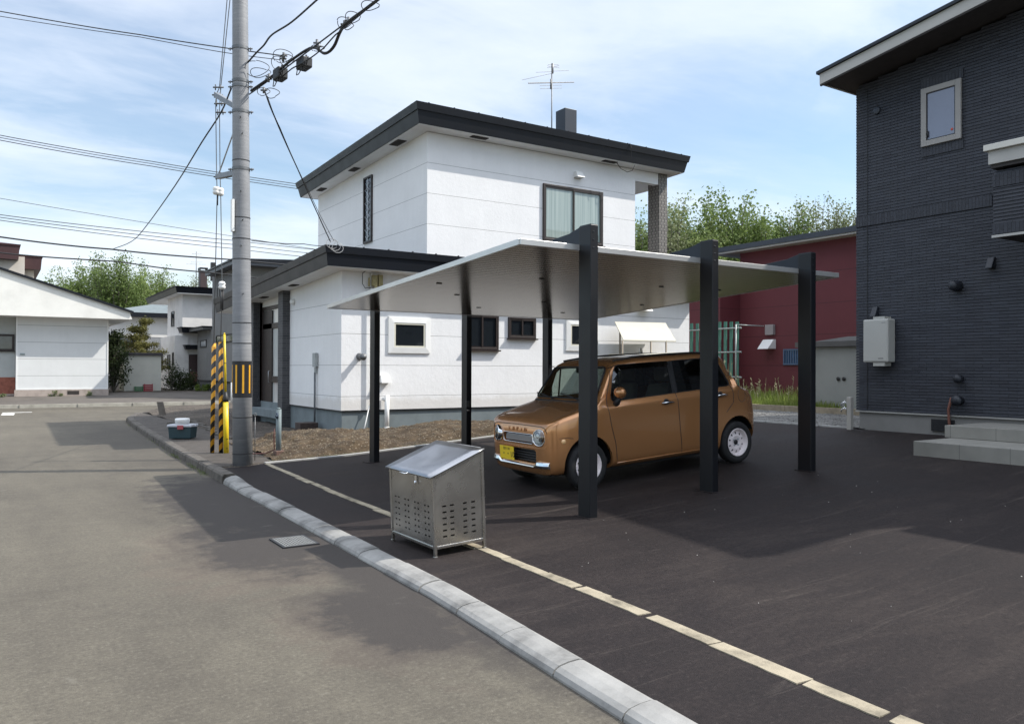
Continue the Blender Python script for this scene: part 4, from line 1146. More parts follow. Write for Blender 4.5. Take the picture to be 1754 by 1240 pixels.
# ------------------------------------------------------------------ carport
CP = thing('carport', 'black flat-roofed two-car carport with six posts and ribbed silver underside', 'carport', (5, 6.4, .12))
m_cpost = mat('black_anodised', (.0055, .0065, .0095), .42, .2, .12, 3, coat=.0)
m_cbeam = mat('dark_blue_anodised', (.014, .018, .027), .36, .35, .08)
def m_ceilf():
    m, t, b = newmat('ribbed_aluminium')
    p = objco(t); s = N(t, 'ShaderNodeSeparateXYZ'); t.links.new(p, s.inputs[0])
    ln = lines(t, s.outputs[1], .098, .01, .016)
    b.inputs['Base Color'].default_value = (.40, .39, .375, 1)
    n = noisen(t, objco(t, (.3, 8, 1)), 1.5, 4, .5)
    c = ramp(t, n, [(.3, (.27, .255, .24)), (.7, (.35, .335, .315))])
    t.links.new(mixc(t, M(t, 'MULTIPLY', ln, .8), c, (.06, .06, .06)), b.inputs['Base Color'])
    b.inputs['Metallic'].default_value = .82
    t.links.new(mixc(t, ln, (.68, .66, .63), (.08, .08, .08)), b.inputs['Specular Tint'])
    b.inputs['Roughness'].default_value = .20
    wv = M(t, 'MULTIPLY', M(t, 'SINE', M(t, 'MULTIPLY', s.outputs[1], 2*math.pi/.098)), .35)
    return m
m_ceil = m_ceilf()
m_silver = mat('silver_trim', (.60, .60, .59), .34, .65, .04)
CX0, CX1, CY0, CY1 = 4.275, 9.225, 6.44, 11.70
ZN, ZF = 2.845, 2.545
cs = (ZN-ZF)/(CY1-CY0)
def cz_(y): return ZN-cs*(y-CY0)
b = MB(); b.hexa([(CX0+.02, CY0+.02, cz_(CY0)-.05), (CX1-.02, CY0+.02, cz_(CY0)-.05), (CX1-.02, CY1-.02, cz_(CY1)-.05), (CX0+.02, CY1-.02, cz_(CY1)-.05), (CX0+.02, CY0+.02, cz_(CY0)-.01), (CX1-.02, CY0+.02, cz_(CY0)-.01), (CX1-.02, CY1-.02, cz_(CY1)-.01), (CX0+.02, CY1-.02, cz_(CY1)-.01)])
b.build('roof_panel', m_ceil, CP)
b = MB()
b.box((CX0, CY0-.01, ZN-.055), (CX1, CY0+.018, ZN+.004))
b.box((CX0, CY1-.018, ZF-.055), (CX1, CY1+.01, ZF+.004))
for x0, x1 in ((CX0-.008, CX0+.018), (CX1-.018, CX1+.008)):
    b.hexa([(x0, CY0+.0185, ZN-.055), (x1, CY0+.0185, ZN-.055), (x1, CY1-.0185, ZF-.055), (x0, CY1-.0185, ZF-.055), (x0, CY0+.0185, ZN+.004), (x1, CY0+.0185, ZN+.004), (x1, CY1-.0185, ZF+.004), (x0, CY1-.0185, ZF+.004)])
b.build('edge_trim', m_silver, CP, .003)
for x, y in ((5.7, 8.1), (7.6, 8.0), (5.4, 9.7), (7.0, 9.9), (8.7, 9.6), (8.6, 7.9), (6.4, 10.8), (8.1, 10.9), (4.7, 8.9)):
    b = MB(); b.box((x-.035, y-.012, cz_(y)-.058), (x+.035, y+.012, cz_(y)-.051)); b.build('clip', m_black, CP)
PXN = [5.02, 6.735, 8.445]
for i, x in enumerate(PXN):
    z0 = lot(x)-.1
    b = MB(); b.box((x-.035, 6.345-.095, z0), (x+.062, 6.345+.095, 3.03)); b.build('post', m_cpost, CP, .006)
    b = MB(); b.box((x-.03, 6.26, 3.0305), (x+.057, 6.43, 3.036)); b.build('post_cap', m_cbeam, CP)
    yb = 11.62
    b = MB(); b.prism([(x-.022, 6.4405, ZN+.006), (x-.022, 6.4405, 3.028), (x-.022, 6.62, 2.985), (x-.022, 11.744, 2.60), (x-.022, 11.744, ZF+.006)], (.07, 0, 0)); b.build('beam', m_cbeam, CP, .003)
    xf = x+(.085, .035, 0)[i]
    b = MB(); b.box((xf-.04, 11.745, z0), (xf+.055, 11.925, 2.60)); b.build('post', m_cpost, CP, .006)
    for ya_, yb_ in ((6.22, 6.47), (11.715, 11.955)):
        b = MB(); b.box((x-.06, ya_, z0+.05), (x+.085, yb_, lot(x)+.006)); b.build('base_collar', m_lot, CP, .004)
for x in PXN:
    for zz in (2.80, 2.88, 2.96):
        b = MB(); b.lathe((x+.0, 6.2495, zz), (0, -1, 0), [(0, .004), (.008, .003), (.009, 0)], 8); b.build('bolt', m_cbeam, CP)
x = PXN[1]
b = MB(); b.box((x-.02, 11.73, .95), (x+.045, 11.7445, 1.06)); b.build('data_plate', mat('plate_grey', (.12, .12, .12), .4, .5, .05), CP)
b = MB(); b.box((x-.0, 11.73, .89), (x+.035, 11.7445, .905)); b.build('data_plate', m_silver, CP)

# ------------------------------------------------------------------ stainless bin
BN = thing('waste_bin', 'stainless steel slant-lid waste bin with slotted sides beside the kerb', 'bin', (3.06, 5.85, .057), rot=(R(.5), R(-2.6), R(1.5)))
m_ss = None
def ssf(name, dr=(1, 1, 14), rough=.27, col=(.46, .445, .42)):
    m, t, b = newmat(name)
    tc = N(t, 'ShaderNodeTexCoord')
    mp = N(t, 'ShaderNodeMapping'); mp.inputs['Scale'].default_value = dr
    t.links.new(tc.outputs['Object'], mp.inputs[0])
    n = noisen(t, mp.outputs[0], 12, 5, .7)
    n2 = noisen(t, tc.outputs['Object'], 2.2, 5, .6, .8)
    t.links.new(ramp(t, n2, [(.3, tuple(c*.8 for c in col)), (.7, tuple(c*1.12 for c in col))]), b.inputs['Base Color'])
    b.inputs['Metallic'].default_value = .95
    t.links.new(ramp(t, n2, [(.3, rough*.85), (.7, rough*1.2)]), b.inputs['Roughness'])
    return m
m_ss = ssf('brushed_stainless')
m_sl = ssf('lid_stainless', (1, 1, 1), .30, (.37, .375, .39))
BW, BD, HF, HB = .80, .50, .675, .85       # width along y, depth along x, front and back height
def bz(x): return HF+(HB-HF)*x/BD
LG = .062
fr = MB()
a_ = .026
for (x, y) in ((0, 0), (BD-a_, 0), (0, BW-a_), (BD-a_, BW-a_)):
    fr.box((x, y, 0), (x+a_, y+a_, bz(x)-.012))
for y in (0, BW-a_): fr.box((a_+.001, y+.001, LG), (BD-a_-.001, y+a_-.001, LG+a_))
for x in (0, BD-a_): fr.box((x+.001, a_+.001, LG), (x+a_-.001, BW-a_-.001, LG+a_))
for y in (.001, BW-a_+.001):
    fr.hexa([(a_, y, bz(a_)-.012-.03), (BD-a_, y, bz(BD-a_)-.012-.03), (BD-a_, y+a_-.002, bz(BD-a_)-.042), (a_, y+a_-.002, bz(a_)-.042), (a_, y, bz(a_)-.012), (BD-a_, y, bz(BD-a_)-.012), (BD-a_, y+a_-.002, bz(BD-a_)-.012), (a_, y+a_-.002, bz(a_)-.012)])
fr.build('frame', m_ss, BN, .004, local=True)
for (x, y) in ((0, 0), (BD-a_, 0), (0, BW-a_), (BD-a_, BW-a_)):
    b = MB(); b.box((x-.003, y-.003, -.012), (x+a_+.003, y+a_+.003, .006)); b.build('foot', m_ss, BN, .002, local=True)
def slotted(b, P0, ux, L, zt0, zt1, slots, sl, nrm):
    """panel with real slots: columns and rows of cells, leaving out the slot cells"""
    xs = sorted({0.0, L}|{round(c, 4) for s in slots for c in (s[0], s[0]+sl)})
    zs = sorted({LG+a_}|{round(c, 4) for s in slots for c in (s[1], s[1]+.013)})
    zs.append(None)
    S_ = {(round(s[0], 4), round(s[1], 4)) for s in slots}
    def pt(x, z):
        zz = (zt0+(zt1-zt0)*x/L) if z is None else z
        return Vector(P0)+Vector(ux)*x+Vector((0, 0, zz))
    for i in range(len(xs)-1):
        for j in range(len(zs)-1):
            if (xs[i], zs[j]) in S_: continue
            q = [pt(xs[i], zs[j]), pt(xs[i+1], zs[j]), pt(xs[i+1], zs[j+1]), pt(xs[i], zs[j+1])]
            b.face(q)
def slots(L, groups, rows, z0, dz, sl, zig):
    o = []
    for r in range(rows):
        for gx_ in groups:
            o.append((round(gx_*L, 4), round(z0+r*dz, 4)))
    return o
b = MB(); slotted(b, (0.011, a_, 0), (0, 1, 0), BW-2*a_, HF-.02, HF-.02, slots(BW-2*a_, (.08, .16, .32, .40, .56, .64, .80, .88), 6, .15, .05, .03, 0), .028, None)
bmesh.ops.remove_doubles(b.bm, verts=b.bm.verts, dist=.0005)
o = b.build('front_panel', m_ss, BN, local=True); sm_ = o.modifiers.new('s', 'SOLIDIFY'); sm_.thickness = .002
b = MB(); slotted(b, (a_, .011, 0), (1, 0, 0), BD-2*a_, bz(a_)-.04, bz(BD-a_)-.04, slots(BD-2*a_, (.14, .30, .58, .76), 6, .15, .05, .03, 0), .038, None)
bmesh.ops.remove_doubles(b.bm, verts=b.bm.verts, dist=.0005)
o = b.build('side_panel', m_ss, BN, local=True); sm_ = o.modifiers.new('s', 'SOLIDIFY'); sm_.thickness = .002
b = MB(); b.face([(a_, BW-.008, LG+a_), (BD-a_, BW-.008, LG+a_), (BD-a_, BW-.008, bz(BD-a_)-.04), (a_, BW-.008, bz(a_)-.04)]); b.build('side_panel', m_ss, BN, local=True)
b = MB(); b.face([(BD-.008, a_, LG+a_), (BD-.008, BW-a_, LG+a_), (BD-.008, BW-a_, HB-.03), (BD-.008, a_, HB-.03)]).face([(a_, a_, LG+.004), (BD-a_, a_, LG+.004), (BD-a_, BW-a_, LG+.004), (a_, BW-a_, LG+.004)]); b.build('back_panel', m_ss, BN, local=True)
b = MB()
n = 8
g = [[b.bm.verts.new((-.03+(BD+.03)*i/n, -.012+(BW+.024)*j/n, bz(-.03+(BD+.03)*i/n)-.004+.004*math.sin(3.1*i/n)*math.sin(7*j/n))) for j in range(n+1)] for i in range(n+1)]
for i in range(n):
    for j in range(n):
        f = b.bm.faces.new((g[i][j], g[i+1][j], g[i+1][j+1], g[i][j+1])); f.smooth = True
o = b.build('lid', m_sl, BN, local=True); sm_ = o.modifiers.new('s', 'SOLIDIFY'); sm_.thickness = .014; sm_.offset = -1
b = MB(); b.tube([(-.034, .36, HF-.02), (-.06, .37, HF-.022), (-.06, .47, HF-.022), (-.034, .48, HF-.02)], .005, 6); b.build('handle', m_chrome, BN, local=True)
b = MB(); b.box((-.006, .27, HF-.09), (.004, .30, HF-.02)).tube([(-.012, .285, HF-.08), (-.012, .285, HF-.11)], .006, 6); b.build('latch', m_chrome, BN, local=True)
b = MB(); b.tube([(BD+.005, .05, HB-.01), (BD+.005, BW-.05, HB-.01)], .008, 8); b.build('hinge', m_ss, BN, local=True)
# ------------------------------------------------------------------ utility pole
UPt = thing('utility_pole', 'grey concrete utility pole with black and yellow reflector band at the kerb', 'utility pole', (3.365, 12.96, .06))
def pm():
    m, t, b = newmat('pole_wrap')
    p = objco(t)
    mp = N(t, 'ShaderNodeMapping'); mp.inputs['Scale'].default_value = (1.2, 1.2, 14)
    t.links.new(p, mp.inputs[0])
    n = noisen(t, mp.outputs[0], 2.2, 9, .75)
    n2 = noisen(t, p, 1.2, 4, .6)
    c = ramp(t, M(t, 'ADD', M(t, 'MULTIPLY', n, .5), M(t, 'MULTIPLY', n2, .5)), [(.3, (.16, .165, .175)), (.5, (.23, .235, .245)), (.66, (.31, .31, .315))])
    c = mixc(t, ramp(t, n, [(.64, 0), (.72, .7)]), c, (.55, .55, .55))
    t.links.new(c, b.inputs['Base Color']); b.inputs['Roughness'].default_value = .55
    bump(t, b, n, .35, .01)
    return m
m_pole = pm()
ptop = atV(411, -60, 12.96)
pb = Vector((3.372, 12.96, -.1))
def pz(z):
    t_ = (z-pb.z)/(ptop.z-pb.z); return Vector((pb.x+(ptop.x-pb.x)*t_, 12.96, z))
def pr(z): return .152-.0046*z
b = MB(); b.tube([pz(z) for z in (-.1, 2, 4, 6, 8, 11.5)], [pr(z) for z in (-.1, 2, 4, 6, 8, 11.5)], 28); b.build('pole', m_pole, UPt)
m_stripe_y = mat('reflective_orange', (.72, .36, .02), .4, var=.08, vs=20)
b = MB()
b.tube([pz(1.13), pz(1.70)], pr(1.4)+.004, 28, cap=False)
rb = b.build('reflector_band', m_black, UPt)
import_dir = (-Vector((3.37, 12.96, 0))).normalized()
def arc(b, z0, z1, ang, wid, r, mi=0):
    c = pz((z0+z1)/2)
    base = math.atan2(-12.96, -3.37)
    A = [base+ang+wid*(k/3-.5) for k in range(4)]
    for k in range(3):
        b.face([(c.x+math.cos(A[k])*r, c.y+math.sin(A[k])*r, z0), (c.x+math.cos(A[k+1])*r, c.y+math.sin(A[k+1])*r, z0), (c.x+math.cos(A[k+1])*r, c.y+math.sin(A[k+1])*r, z1), (c.x+math.cos(A[k])*r, c.y+math.sin(A[k])*r, z1)], mi)
for k in range(-3, 4):
    b = MB(); arc(b, 1.20, 1.64, .10+k*.72, .20, pr(1.4)+.0065); b.build('stripe', m_stripe_y, rb, recalc=False)
for z in (.25, .82, 1.23, 1.98, 2.3, 3.3, 3.62, 3.95, 4.85):
    b = MB(); b.tube([pz(z-.006), pz(z+.006)], pr(z)+.005, 24, cap=False); b.build('strap', m_black, UPt)
for z in (4.72, 5.62, 6.02, 6.10, 6.62):
    b = MB(); b.tube([pz(z-.022), pz(z+.022)], pr(z)+.008, 24, cap=False)
    c = pz(z)
    for sg in (-1, 1):
        d_ = RT*sg
        b.tube([c+d_*(pr(z)), c+d_*(pr(z)+.07)], .012, 6).tube([c+d_*(pr(z)+.04)+Vector((0, 0, .02)), c+d_*(pr(z)+.04)-Vector((0, 0, .03))], .008, 6)
    b.build('clamp', m_dsteel, UPt)
for i, z in enumerate((2.75, 3.5, 3.9, 4.35, 5.25, 5.5)):
    c = pz(z); d_ = -FW+RT*(.3 if i % 2 else .5)
    d_.z = 0; d_.normalize()
    b = MB(); b.tube([c+d_*pr(z), c+d_*(pr(z)+.07)], .009, 6); b.build('step_bolt', m_dsteel, UPt)
b = MB(); c = pz(3.75); b.box((c.x-pr(3.7)-.035, 12.86, 3.72), (c.x-pr(3.7)+.004, 12.95, 4.22)); b.build('number_plate_holder', m_white, UPt)
AY = 14.35
m_arm = mat('grey_arm', (.20, .215, .235), .55, .3, .1, 5)
A1 = atV(370.5, 163, AY); A2 = atV(373, 303, AY)
b = MB()
def sqbar(b, p, q, w):
    p, q = Vector(p), Vector(q); d = (q-p).normalized(); s = d.cross(Z).normalized()*w/2; u = s.cross(d).normalized()*w/2
    b.hexa([p-s-u, p+s-u, p+s+u, p-s+u, q-s-u, q+s-u, q+s+u, q-s+u])
sqbar(b, pz(5.67), A1, .085); b.build('arm', m_arm, UPt, .006)
b = MB(); sqbar(b, pz(4.68), A2, .085); b.build('arm', m_arm, UPt, .006)
b = MB(); b.tube([A2, pz(5.62)], .012, 6).tube([A1, A1+Vector((0, 0, -.12))], .01, 6); b.build('brace', m_steel, UPt)
for cc in (A1, A2, atV(372, 150, AY), atV(376, 193, AY), atV(374, 178, AY)):
    b = MB(); b.tube([cc+RT*-.07, cc+RT*.11], .014, 6).tube([cc+RT*.06+Z*.04, cc+RT*.06-Z*.04], .010, 6).tube([cc-RT*.03+Z*.05, cc-RT*.03-Z*.05], .010, 6)
    b.build('bracket', m_dsteel, UPt)
# guy wires with guards
def yb(base, top, r, stripes, name, parent, sq=False, n=16):
    m, t, bb = newmat('guard_stripes')
    tcn = N(t, 'ShaderNodeTexCoord'); s = N(t, 'ShaderNodeSeparateXYZ'); t.links.new(tcn.outputs['Object'], s.inputs[0])
    ang = M(t, 'ADD', s.outputs[0], M(t, 'MULTIPLY', s.outputs[1], -.9))
    f = M(t, 'FRACT', M(t, 'DIVIDE', M(t, 'SUBTRACT', s.outputs[2], M(t, 'MULTIPLY', ang, .9)), .205))
    c = mixc(t, M(t, 'GREATER_THAN', f, .5), (.015, .013, .012), (.68, .33, .02))
    n_ = noisen(t, tcn.outputs['Object'], 9, 6, .7)
    c = mixc(t, ramp(t, n_, [(.55, 0), (.8, .35)]), c, (.10, .08, .06))
    t.links.new(c, bb.inputs['Base Color']); bb.inputs['Roughness'].default_value = .45
    b = MB(); b.tube([base, (Vector(base)+Vector(top))/2, top], r, n); return b.build(name, m, parent)
GY = 14.45
def guy(label, bot, top, r, yellow=None, wirepts=None):
    g = thing('guy_wire', label, 'guy wire', bot, 'guy wires beside the utility pole')
    return g
m_yel = mat('yellow_pvc', (.72, .52, .02), .35, var=.06, vs=6)
g1b = atV(363.5, 775, GY+.1); g1t = atV(366.3, 588, GY+.1)
G1 = guy('left guy wire in a short striped guard, standing clear of the pole', g1b, g1t, .05)
yb(g1b, g1t, .036, True, 'guard', G1)
wire_pts = [g1t, atV(372.0, 330, GY), atV(371, 300, GY), atV(369.5, 175, GY), A1, atV(376, 150, GY-.1), atV(389, 0, GY-.5), atV(396, -80, GY-.7)]
b = MB(); b.tube(wire_pts, .0075, 6); b.build('wire', m_dsteel, G1)
b = MB(); c = atV(370.5, 327, GY); b.lathe(c-Z*.075, (0, 0, 1), [(0, 0), (.045, .012), (.062, .045), (.05, .07), (.05, .08), (.062, .105), (.045, .138), (0, .15)], 20); b.build('insulator', m_white, G1)
g2b = atV(378.5, 781, GY); g2t = atV(378, 586, GY)
G2 = guy('right guy wire with a striped guard strapped to a plain yellow pipe', g2b, g2t, .05)
yb(g2b, g2t, .036, True, 'guard', G2)
wp = [g2t, atV(380.5, 495, GY), atV(378.2, 340, GY), atV(377, 300, GY), atV(376, 190, GY), atV(378, 152, GY-.1), atV(394, 0, GY-.5), atV(402, -80, GY-.7)]
b = MB(); b.tube(wp, .0075, 6); b.build('wire', m_dsteel, G2)
for (px, py) in ((377.5, 329), (380.3, 489)):
    b = MB(); c = atV(px, py, GY); b.lathe(c-Z*.075, (0, 0, 1), [(0, 0), (.045, .012), (.062, .045), (.05, .07), (.05, .08), (.062, .105), (.045, .138), (0, .15)], 20); b.build('insulator', m_white, G2)
for q0, q1 in (((379.6, 497), (378.6, 530)), ((382, 497), (381.4, 532)), ((373, 335), (372.5, 352))):
    b = MB(); b.tube([atV(*q0, GY), atV(*q1, GY)], .011, 6); b.build('preformed_grip', m_black, G2)
u0 = atV(384.4, 573, GY-.06); u1 = atV(386.5, 672, GY-.06)
b = MB(); b.tube([u1, u0], .019, 12).tube([u0-Z*.002, u0+Z*.03], .012, 8); b.build('upper_pipe', m_yel, G2)
b = MB(); c = atV(386.5, 688, GY-.06); b.lathe(c, (0, 0, 1), [(0, 0), (.050, 0), (.048, .05), (.024, .17), (0, .175)], 16); b.build('cap', m_black, G2)
l0 = atV(386.5, 688, GY-.06); l1 = atV(387.5, 783, GY-.06); l1.z = .10
b = MB(); b.tube([l1, l0], .046, 16); b.build('lower_pipe', m_yel, G2)
for py in (752, 768):
    b = MB(); c = atV(388.5, py, GY-.11); b.box((c.x-.015, c.y-.003, c.z-.004), (c.x+.02, c.y+.003, c.z+.004)); b.build('slot', m_black, G2)
b = MB(); c = atV(385.3, 622, GY-.06); b.tube([c-Z*.006, c+Z*.006], .022, 10); b.build('pipe_joint', m_black, G2)

# ------------------------------------------------------------------ cables
def cable(label, pts, r, sag=0, n=16, mat_=None, name='cable', group=None):
    P_ = []
    for i, (a, c) in enumerate(zip(pts, pts[1:])):
        p0 = pts[i-1] if i > 0 else a-(c-a)
        p3 = pts[i+2] if i+2 < len(pts) else c+(c-a)
        for k in range(n):
            t_ = k/n
            q = .5*((2*a)+(c-p0)*t_+(2*p0-5*a+4*c-p3)*t_*t_+(-p0+3*a-3*c+p3)*t_**3)
            P_.append(q-Z*sag*4*t_*(1-t_))
    P_.append(pts[-1])
    b = MB(); b.tube(P_, r, 6, mi=0)
    o = b.build(name, mat_ or m_wire)
    return tag(o, label, 'cable', group)
cable('highest thin service cable coming in from the upper left to the pole top', [atD(-260, -22, 15), atD(0, 20, 14.2), atD(240, 60, 13.6), atV(492, 97, 12.96)], .009, .01)
cable('lower strand of the service pair from the upper left', [atD(-260, -16, 15), atD(240, 64, 13.7), atV(480, 103, 12.96)], .006, .03)
yl = 34
for i, (a0_, a1_, r_, lab) in enumerate([((232), (314), .014, 'upper one of the three parallel power lines behind the pole'), ((236), (318), .012, 'middle one of the three parallel power lines behind the pole'), ((240.5), (322), .014, 'lowest one of the three parallel power lines behind the pole')]):
    cable(lab, [atV(-120, a0_-21, yl), atV(0, a0_, yl), atV(260, (a0_*.46+a1_*.54)+.5, yl), atV(520, a1_+3, yl)], r_, .02, mat_=None)
cable('faint thin line above the lower wire bundle on the left', [atV(-120, 322, yl), atV(0, 340, yl), atV(400, 405, yl), atV(700, 450, yl)], .009, .02)
for i, (a0_, a1_, lab) in enumerate([(368, 412, 'first of the lower telephone wires passing behind the pole'), (372.5, 419, 'second of the lower telephone wires passing behind the pole'), (377.5, 426, 'third of the lower telephone wires passing behind the pole')]):
    cable(lab, [atV(-120, a0_-14, yl+i), atV(0, a0_, yl+i), atV(400, a1_, yl+i), atV(700, a1_+30, yl+i)], .013, .04)
cable('thick black telephone cable sagging over the far gable', [atV(-120, 395, 33), atV(0, 406, 33), atV(190, 427, 33), atV(400, 445, 33), atV(700, 470, 33)], .028, .03)
cable('thick lower black cable crossing in front of the far trees', [atV(-120, 423, 35), atV(0, 433, 35), atV(200, 448, 35), atV(360, 467, 35), atV(700, 500, 35)], .026, .04)
cable('sagging drop cable from the pole arm down to the telephone cable', [atV(396, 152, 13.1), atV(378, 194, 14.3), atV(345, 245, 16), atV(300, 318, 20), atV(250, 388, 26), atV(225, 414, 29.5), atV(190, 428, 32.8)], .013, 0, 4)
cable('short cable from the pole to the house behind at eaves height', [atV(431, 412, 12.96), atV(520, 418, 18), atV(560, 421, 21)], .009, .02)
# bundle with two closures rising to the upper right
E1 = atD(440, 153, 12.8); E2 = atD(655, -8, 9.5); E2 = E2+(E2-E1)*.6
mess = cable('straight messenger wire rising to the upper right from the pole', [atV(418, 158, 12.9), E1, E2], .010)
cable('thick black telephone trunk cable slung under the messenger wire', [atV(430, 156, 12.9), atD(470, 128, 12.3), atD(500, 103, 11.8), atD(535, 82, 11.5), atD(556, 92, 11.2), atD(572, 80, 11), atD(590, 44, 10.6), atD(640, 6, 9.9), atD(700, -45, 9)], .021, 0, 6)
cable('second telephone cable below the trunk cable', [atD(472, 140, 12.3), atD(500, 118, 11.9), atD(545, 90, 11.2), atD(575, 60, 10.8), atD(640, 6, 9.9), atD(700, -40, 9)], .010, .01, 8)
cable('twisted cable rising from the pole top to the top of the picture', [atV(424, 108, 12.9), atD(440, 90, 12.6), atD(452, 78, 12.4), atD(466, 60, 12), atD(500, 38, 11.4), atD(548, -4, 10.6), atD(600, -48, 9.8)], .014, .0, 6)
def closure(px, py, d, lab, w=.23, h=.17, dp=.16):
    c = atD(px, py, d)
    t = thing('splice_box', lab, 'splice box', c, 'splice boxes on the cable')
    ax_ = (E2-E1).normalized(); sd = ax_.cross(Z).normalized(); up_ = sd.cross(ax_)
    b = MB()
    def q(i, j, k): return c+ax_*i*w/2+sd*j*dp/2+up_*k*h/2
    b.hexa([q(-1, -1, -1), q(1, -1, -1), q(1, 1, -1), q(-1, 1, -1), q(-1, -1, 1), q(1, -1, 1), q(1, 1, 1), q(-1, 1, 1)])
    b.build('housing', mat('splice_box_black', (.016, .017, .018), .5, var=.2), t, .02)
    b = MB()
    for k in (-.6, .6): b.tube([q(k, 0, 1), q(k, 0, 1.45)], .014, 6)
    b.tube([q(-1, 0, -.2), q(-1.5, 0, -.5), q(-1.7, 0, .2)], .009, 6).tube([q(1, .4, -.2), q(1.4, .5, -.9), q(1.9, .5, .4)], .009, 6)
    b.tube([q(-.8, .8, -1), q(-.7, 1, -2.1), q(.2, 1.2, -2.4), q(.7, .9, -1.4), q(.6, .6, -1)], .007, 6)
    b.build('tail', m_wire, t)
closure(480, 128, 12.2, 'black splice box on the cable nearer the pole'); closure(521, 110, 11.8, 'black splice box on the cable farther from the pole', .25, .15)
LOOPL = ['wide wire loop above the splice box nearer the pole', 'small wire loop just right of the widest loop over the nearer splice box', 'wire loop touching the top of the nearer splice box', 'small wire loop on the bend of the trunk cable beyond the splice boxes', 'wire loop below the upper clamp near the top of the picture', 'smaller wire loop beside the upper clamp near the top of the picture', 'largest wire loop hanging just right of the pole', 'wire loop overlapping the largest one right of the pole', 'wire loop where the service drop leaves the cable', 'wire loop hanging under the nearer splice box', 'topmost wire loop on the rising cables', 'small wire loop between the two upper clamps']
CLAMPL = ['clamp above the nearer splice box', 'clamp on the bend of the trunk cable', 'second clamp on the bend of the trunk cable', 'uppermost clamp on the rising cable', 'clamp just below the uppermost one', 'clamp between the pole and the nearer splice box', 'lower clamp between the pole and the nearer splice box', 'clamp where the service drop hangs from the cable', 'clamp just under the one above the nearer splice box']
random.seed(5)
for ii_, (px, py, r_) in enumerate([(485, 97, .13), (492, 103, .1), (478, 108, .12), (545, 83, .08), (590, 40, .11), (597, 45, .09), (440, 118, .16), (446, 125, .14), (452, 158, .12), (467, 160, .13), (635, 10, .1), (605, 30, .1)]):
    d = 12.9-(px-420)/75
    c = atD(px, py, d)
    P_ = []
    ph, kx_, ky_ = random.random()*6, random.uniform(.7, 1.15), random.uniform(.45, .8)
    for k in range(25):
        a = ph+k*.26
        P_.append(c+(RT*math.cos(a)*kx_+Z*math.sin(a)*ky_)*r_*(1+.03*k/6)+F0*.3*math.sin(a*2)*r_)
    b = MB(); b.tube(P_, .0055, 5)
    tag(b.build('wire_loop', m_wire), LOOPL[ii_], 'wire loop', 'loops of wire on the rising cables')
for ii_, (px, py) in enumerate([(486, 96), (543, 74), (546, 80), (597, 36), (590, 42), (461, 132), (460, 136), (452, 155), (485, 101)]):
    c = atD(px, py, 12.9-(px-420)/75); b = MB(); b.tube([c-Z*.045, c+Z*.045], .02, 8).tube([c-RT*.05, c+RT*.05], .014, 6)
    tag(b.build('cable_clamp', m_dsteel), 'small metal '+CLAMPL[ii_], 'clamp', 'clamps on the rising cables')
q1 = atV(453, 155, 12.9); q2 = atV(566, 414, 15.52); q3 = atV(572, 413, 15.52)
cable('twisted service drop from the cable down to the corner of the lower roof', [q1, atV(470, 200, 13.2), atV(510, 290, 14.2), q2], .010, .01)
cable('thin second service drop running beside the twisted one', [atV(458, 165, 12.9), atV(480, 220, 13.4), atV(530, 330, 14.8), q3], .006, .02)
b = MB()
c = atV(568, 418, 15.5)
for k in range(3):
    P_ = [c+Vector((.12*math.cos(a)+.05*k, -.03-.02*k, .10*math.sin(a)-.04*k)) for a in [j*.62+k for j in range(10)]]
    b.tube(P_, .006, 5)
tag(b.build('wire_coil', mat('pale_wire', (.4, .4, .4), .5, var=0)), 'pale coil of wire on the corner of the lower roof', 'wire coil')

# ------------------------------------------------------------------ small things by the pole
cb = atZ(313, 750, .135)
K = thing('cool_box', 'dark teal cool box with grey lid on the pavement', 'cool box', cb)
m_teal = mat('teal_plastic', (.018, .045, .055), .45, var=.08); m_lid = mat('pale_grey_plastic', (.42, .43, .46), .45, var=.05)
ax_ = Vector((R0.x, R0.y, 0)); ay_ = Vector((F0.x, F0.y, 0))
def obox(b, c, w, d, z0, z1, tp=1.0):
    pts = []
    for z, s in ((z0, 1), (z1, tp)):
        for i, j in ((-1, -1), (1, -1), (1, 1), (-1, 1)): pts.append(Vector((c.x, c.y, 0))+ax_*i*w/2*s+ay_*j*d/2*s+Z*z)
    b.hexa(pts)
zb = .135
b = MB(); obox(b, cb, .44, .32, zb, zb+.235, 1.08); b.build('body', m_teal, K, .012)
b = MB(); obox(b, cb, .52, .39, zb+.236, zb+.29, .96); b.build('lid', m_lid, K, .015)
b = MB(); obox(b, Vector(cb)-ay_*.2+ax_*.03, .12, .03, zb+.19, zb+.275); b.build('latch', mat('dusty_red_plastic', (.32, .06, .07), .5, var=.05), K, .006)
b = MB(); obox(b, Vector(cb), .56, .05, zb+.235, zb+.262); b.build('handle', m_lid, K, .006)
b = MB(); c = Vector(cb)+ax_*-.01; b.lathe((c.x, c.y, zb+.291), (0, 0, 1), [(0, 0), (.135, 0), (.14, .05), (.145, .052), (.145, .10), (.135, .115), (0, .115)], 28)
tag(b.build('tub', m_white), 'round white tub standing on the teal cool box', 'tub')
s0 = atZ(279, 712, .13)
b = MB(); b.hexa([s0+Vector((-.09, 0, 0)), s0+Vector((.09, -.05, 0)), s0+Vector((.09, .0, 0)), s0+Vector((-.09, .05, 0)), s0+Vector((-.17, 0, .42)), s0+Vector((.0, -.05, .42)), s0+Vector((.0, .0, .42)), s0+Vector((-.17, .05, .42))])
tag(b.build('stake', mat('weathered_wood', (.16, .14, .12), .9, var=.2, vs=9)), 'short leaning weathered stake at the far pavement edge', 'stake')
b = MB(); s1 = atZ(286, 725, .14)
b.tube([s1, s1+Vector((1.4, .5, .02)), s1+Vector((2.6, .3, .03))], .02, 6)
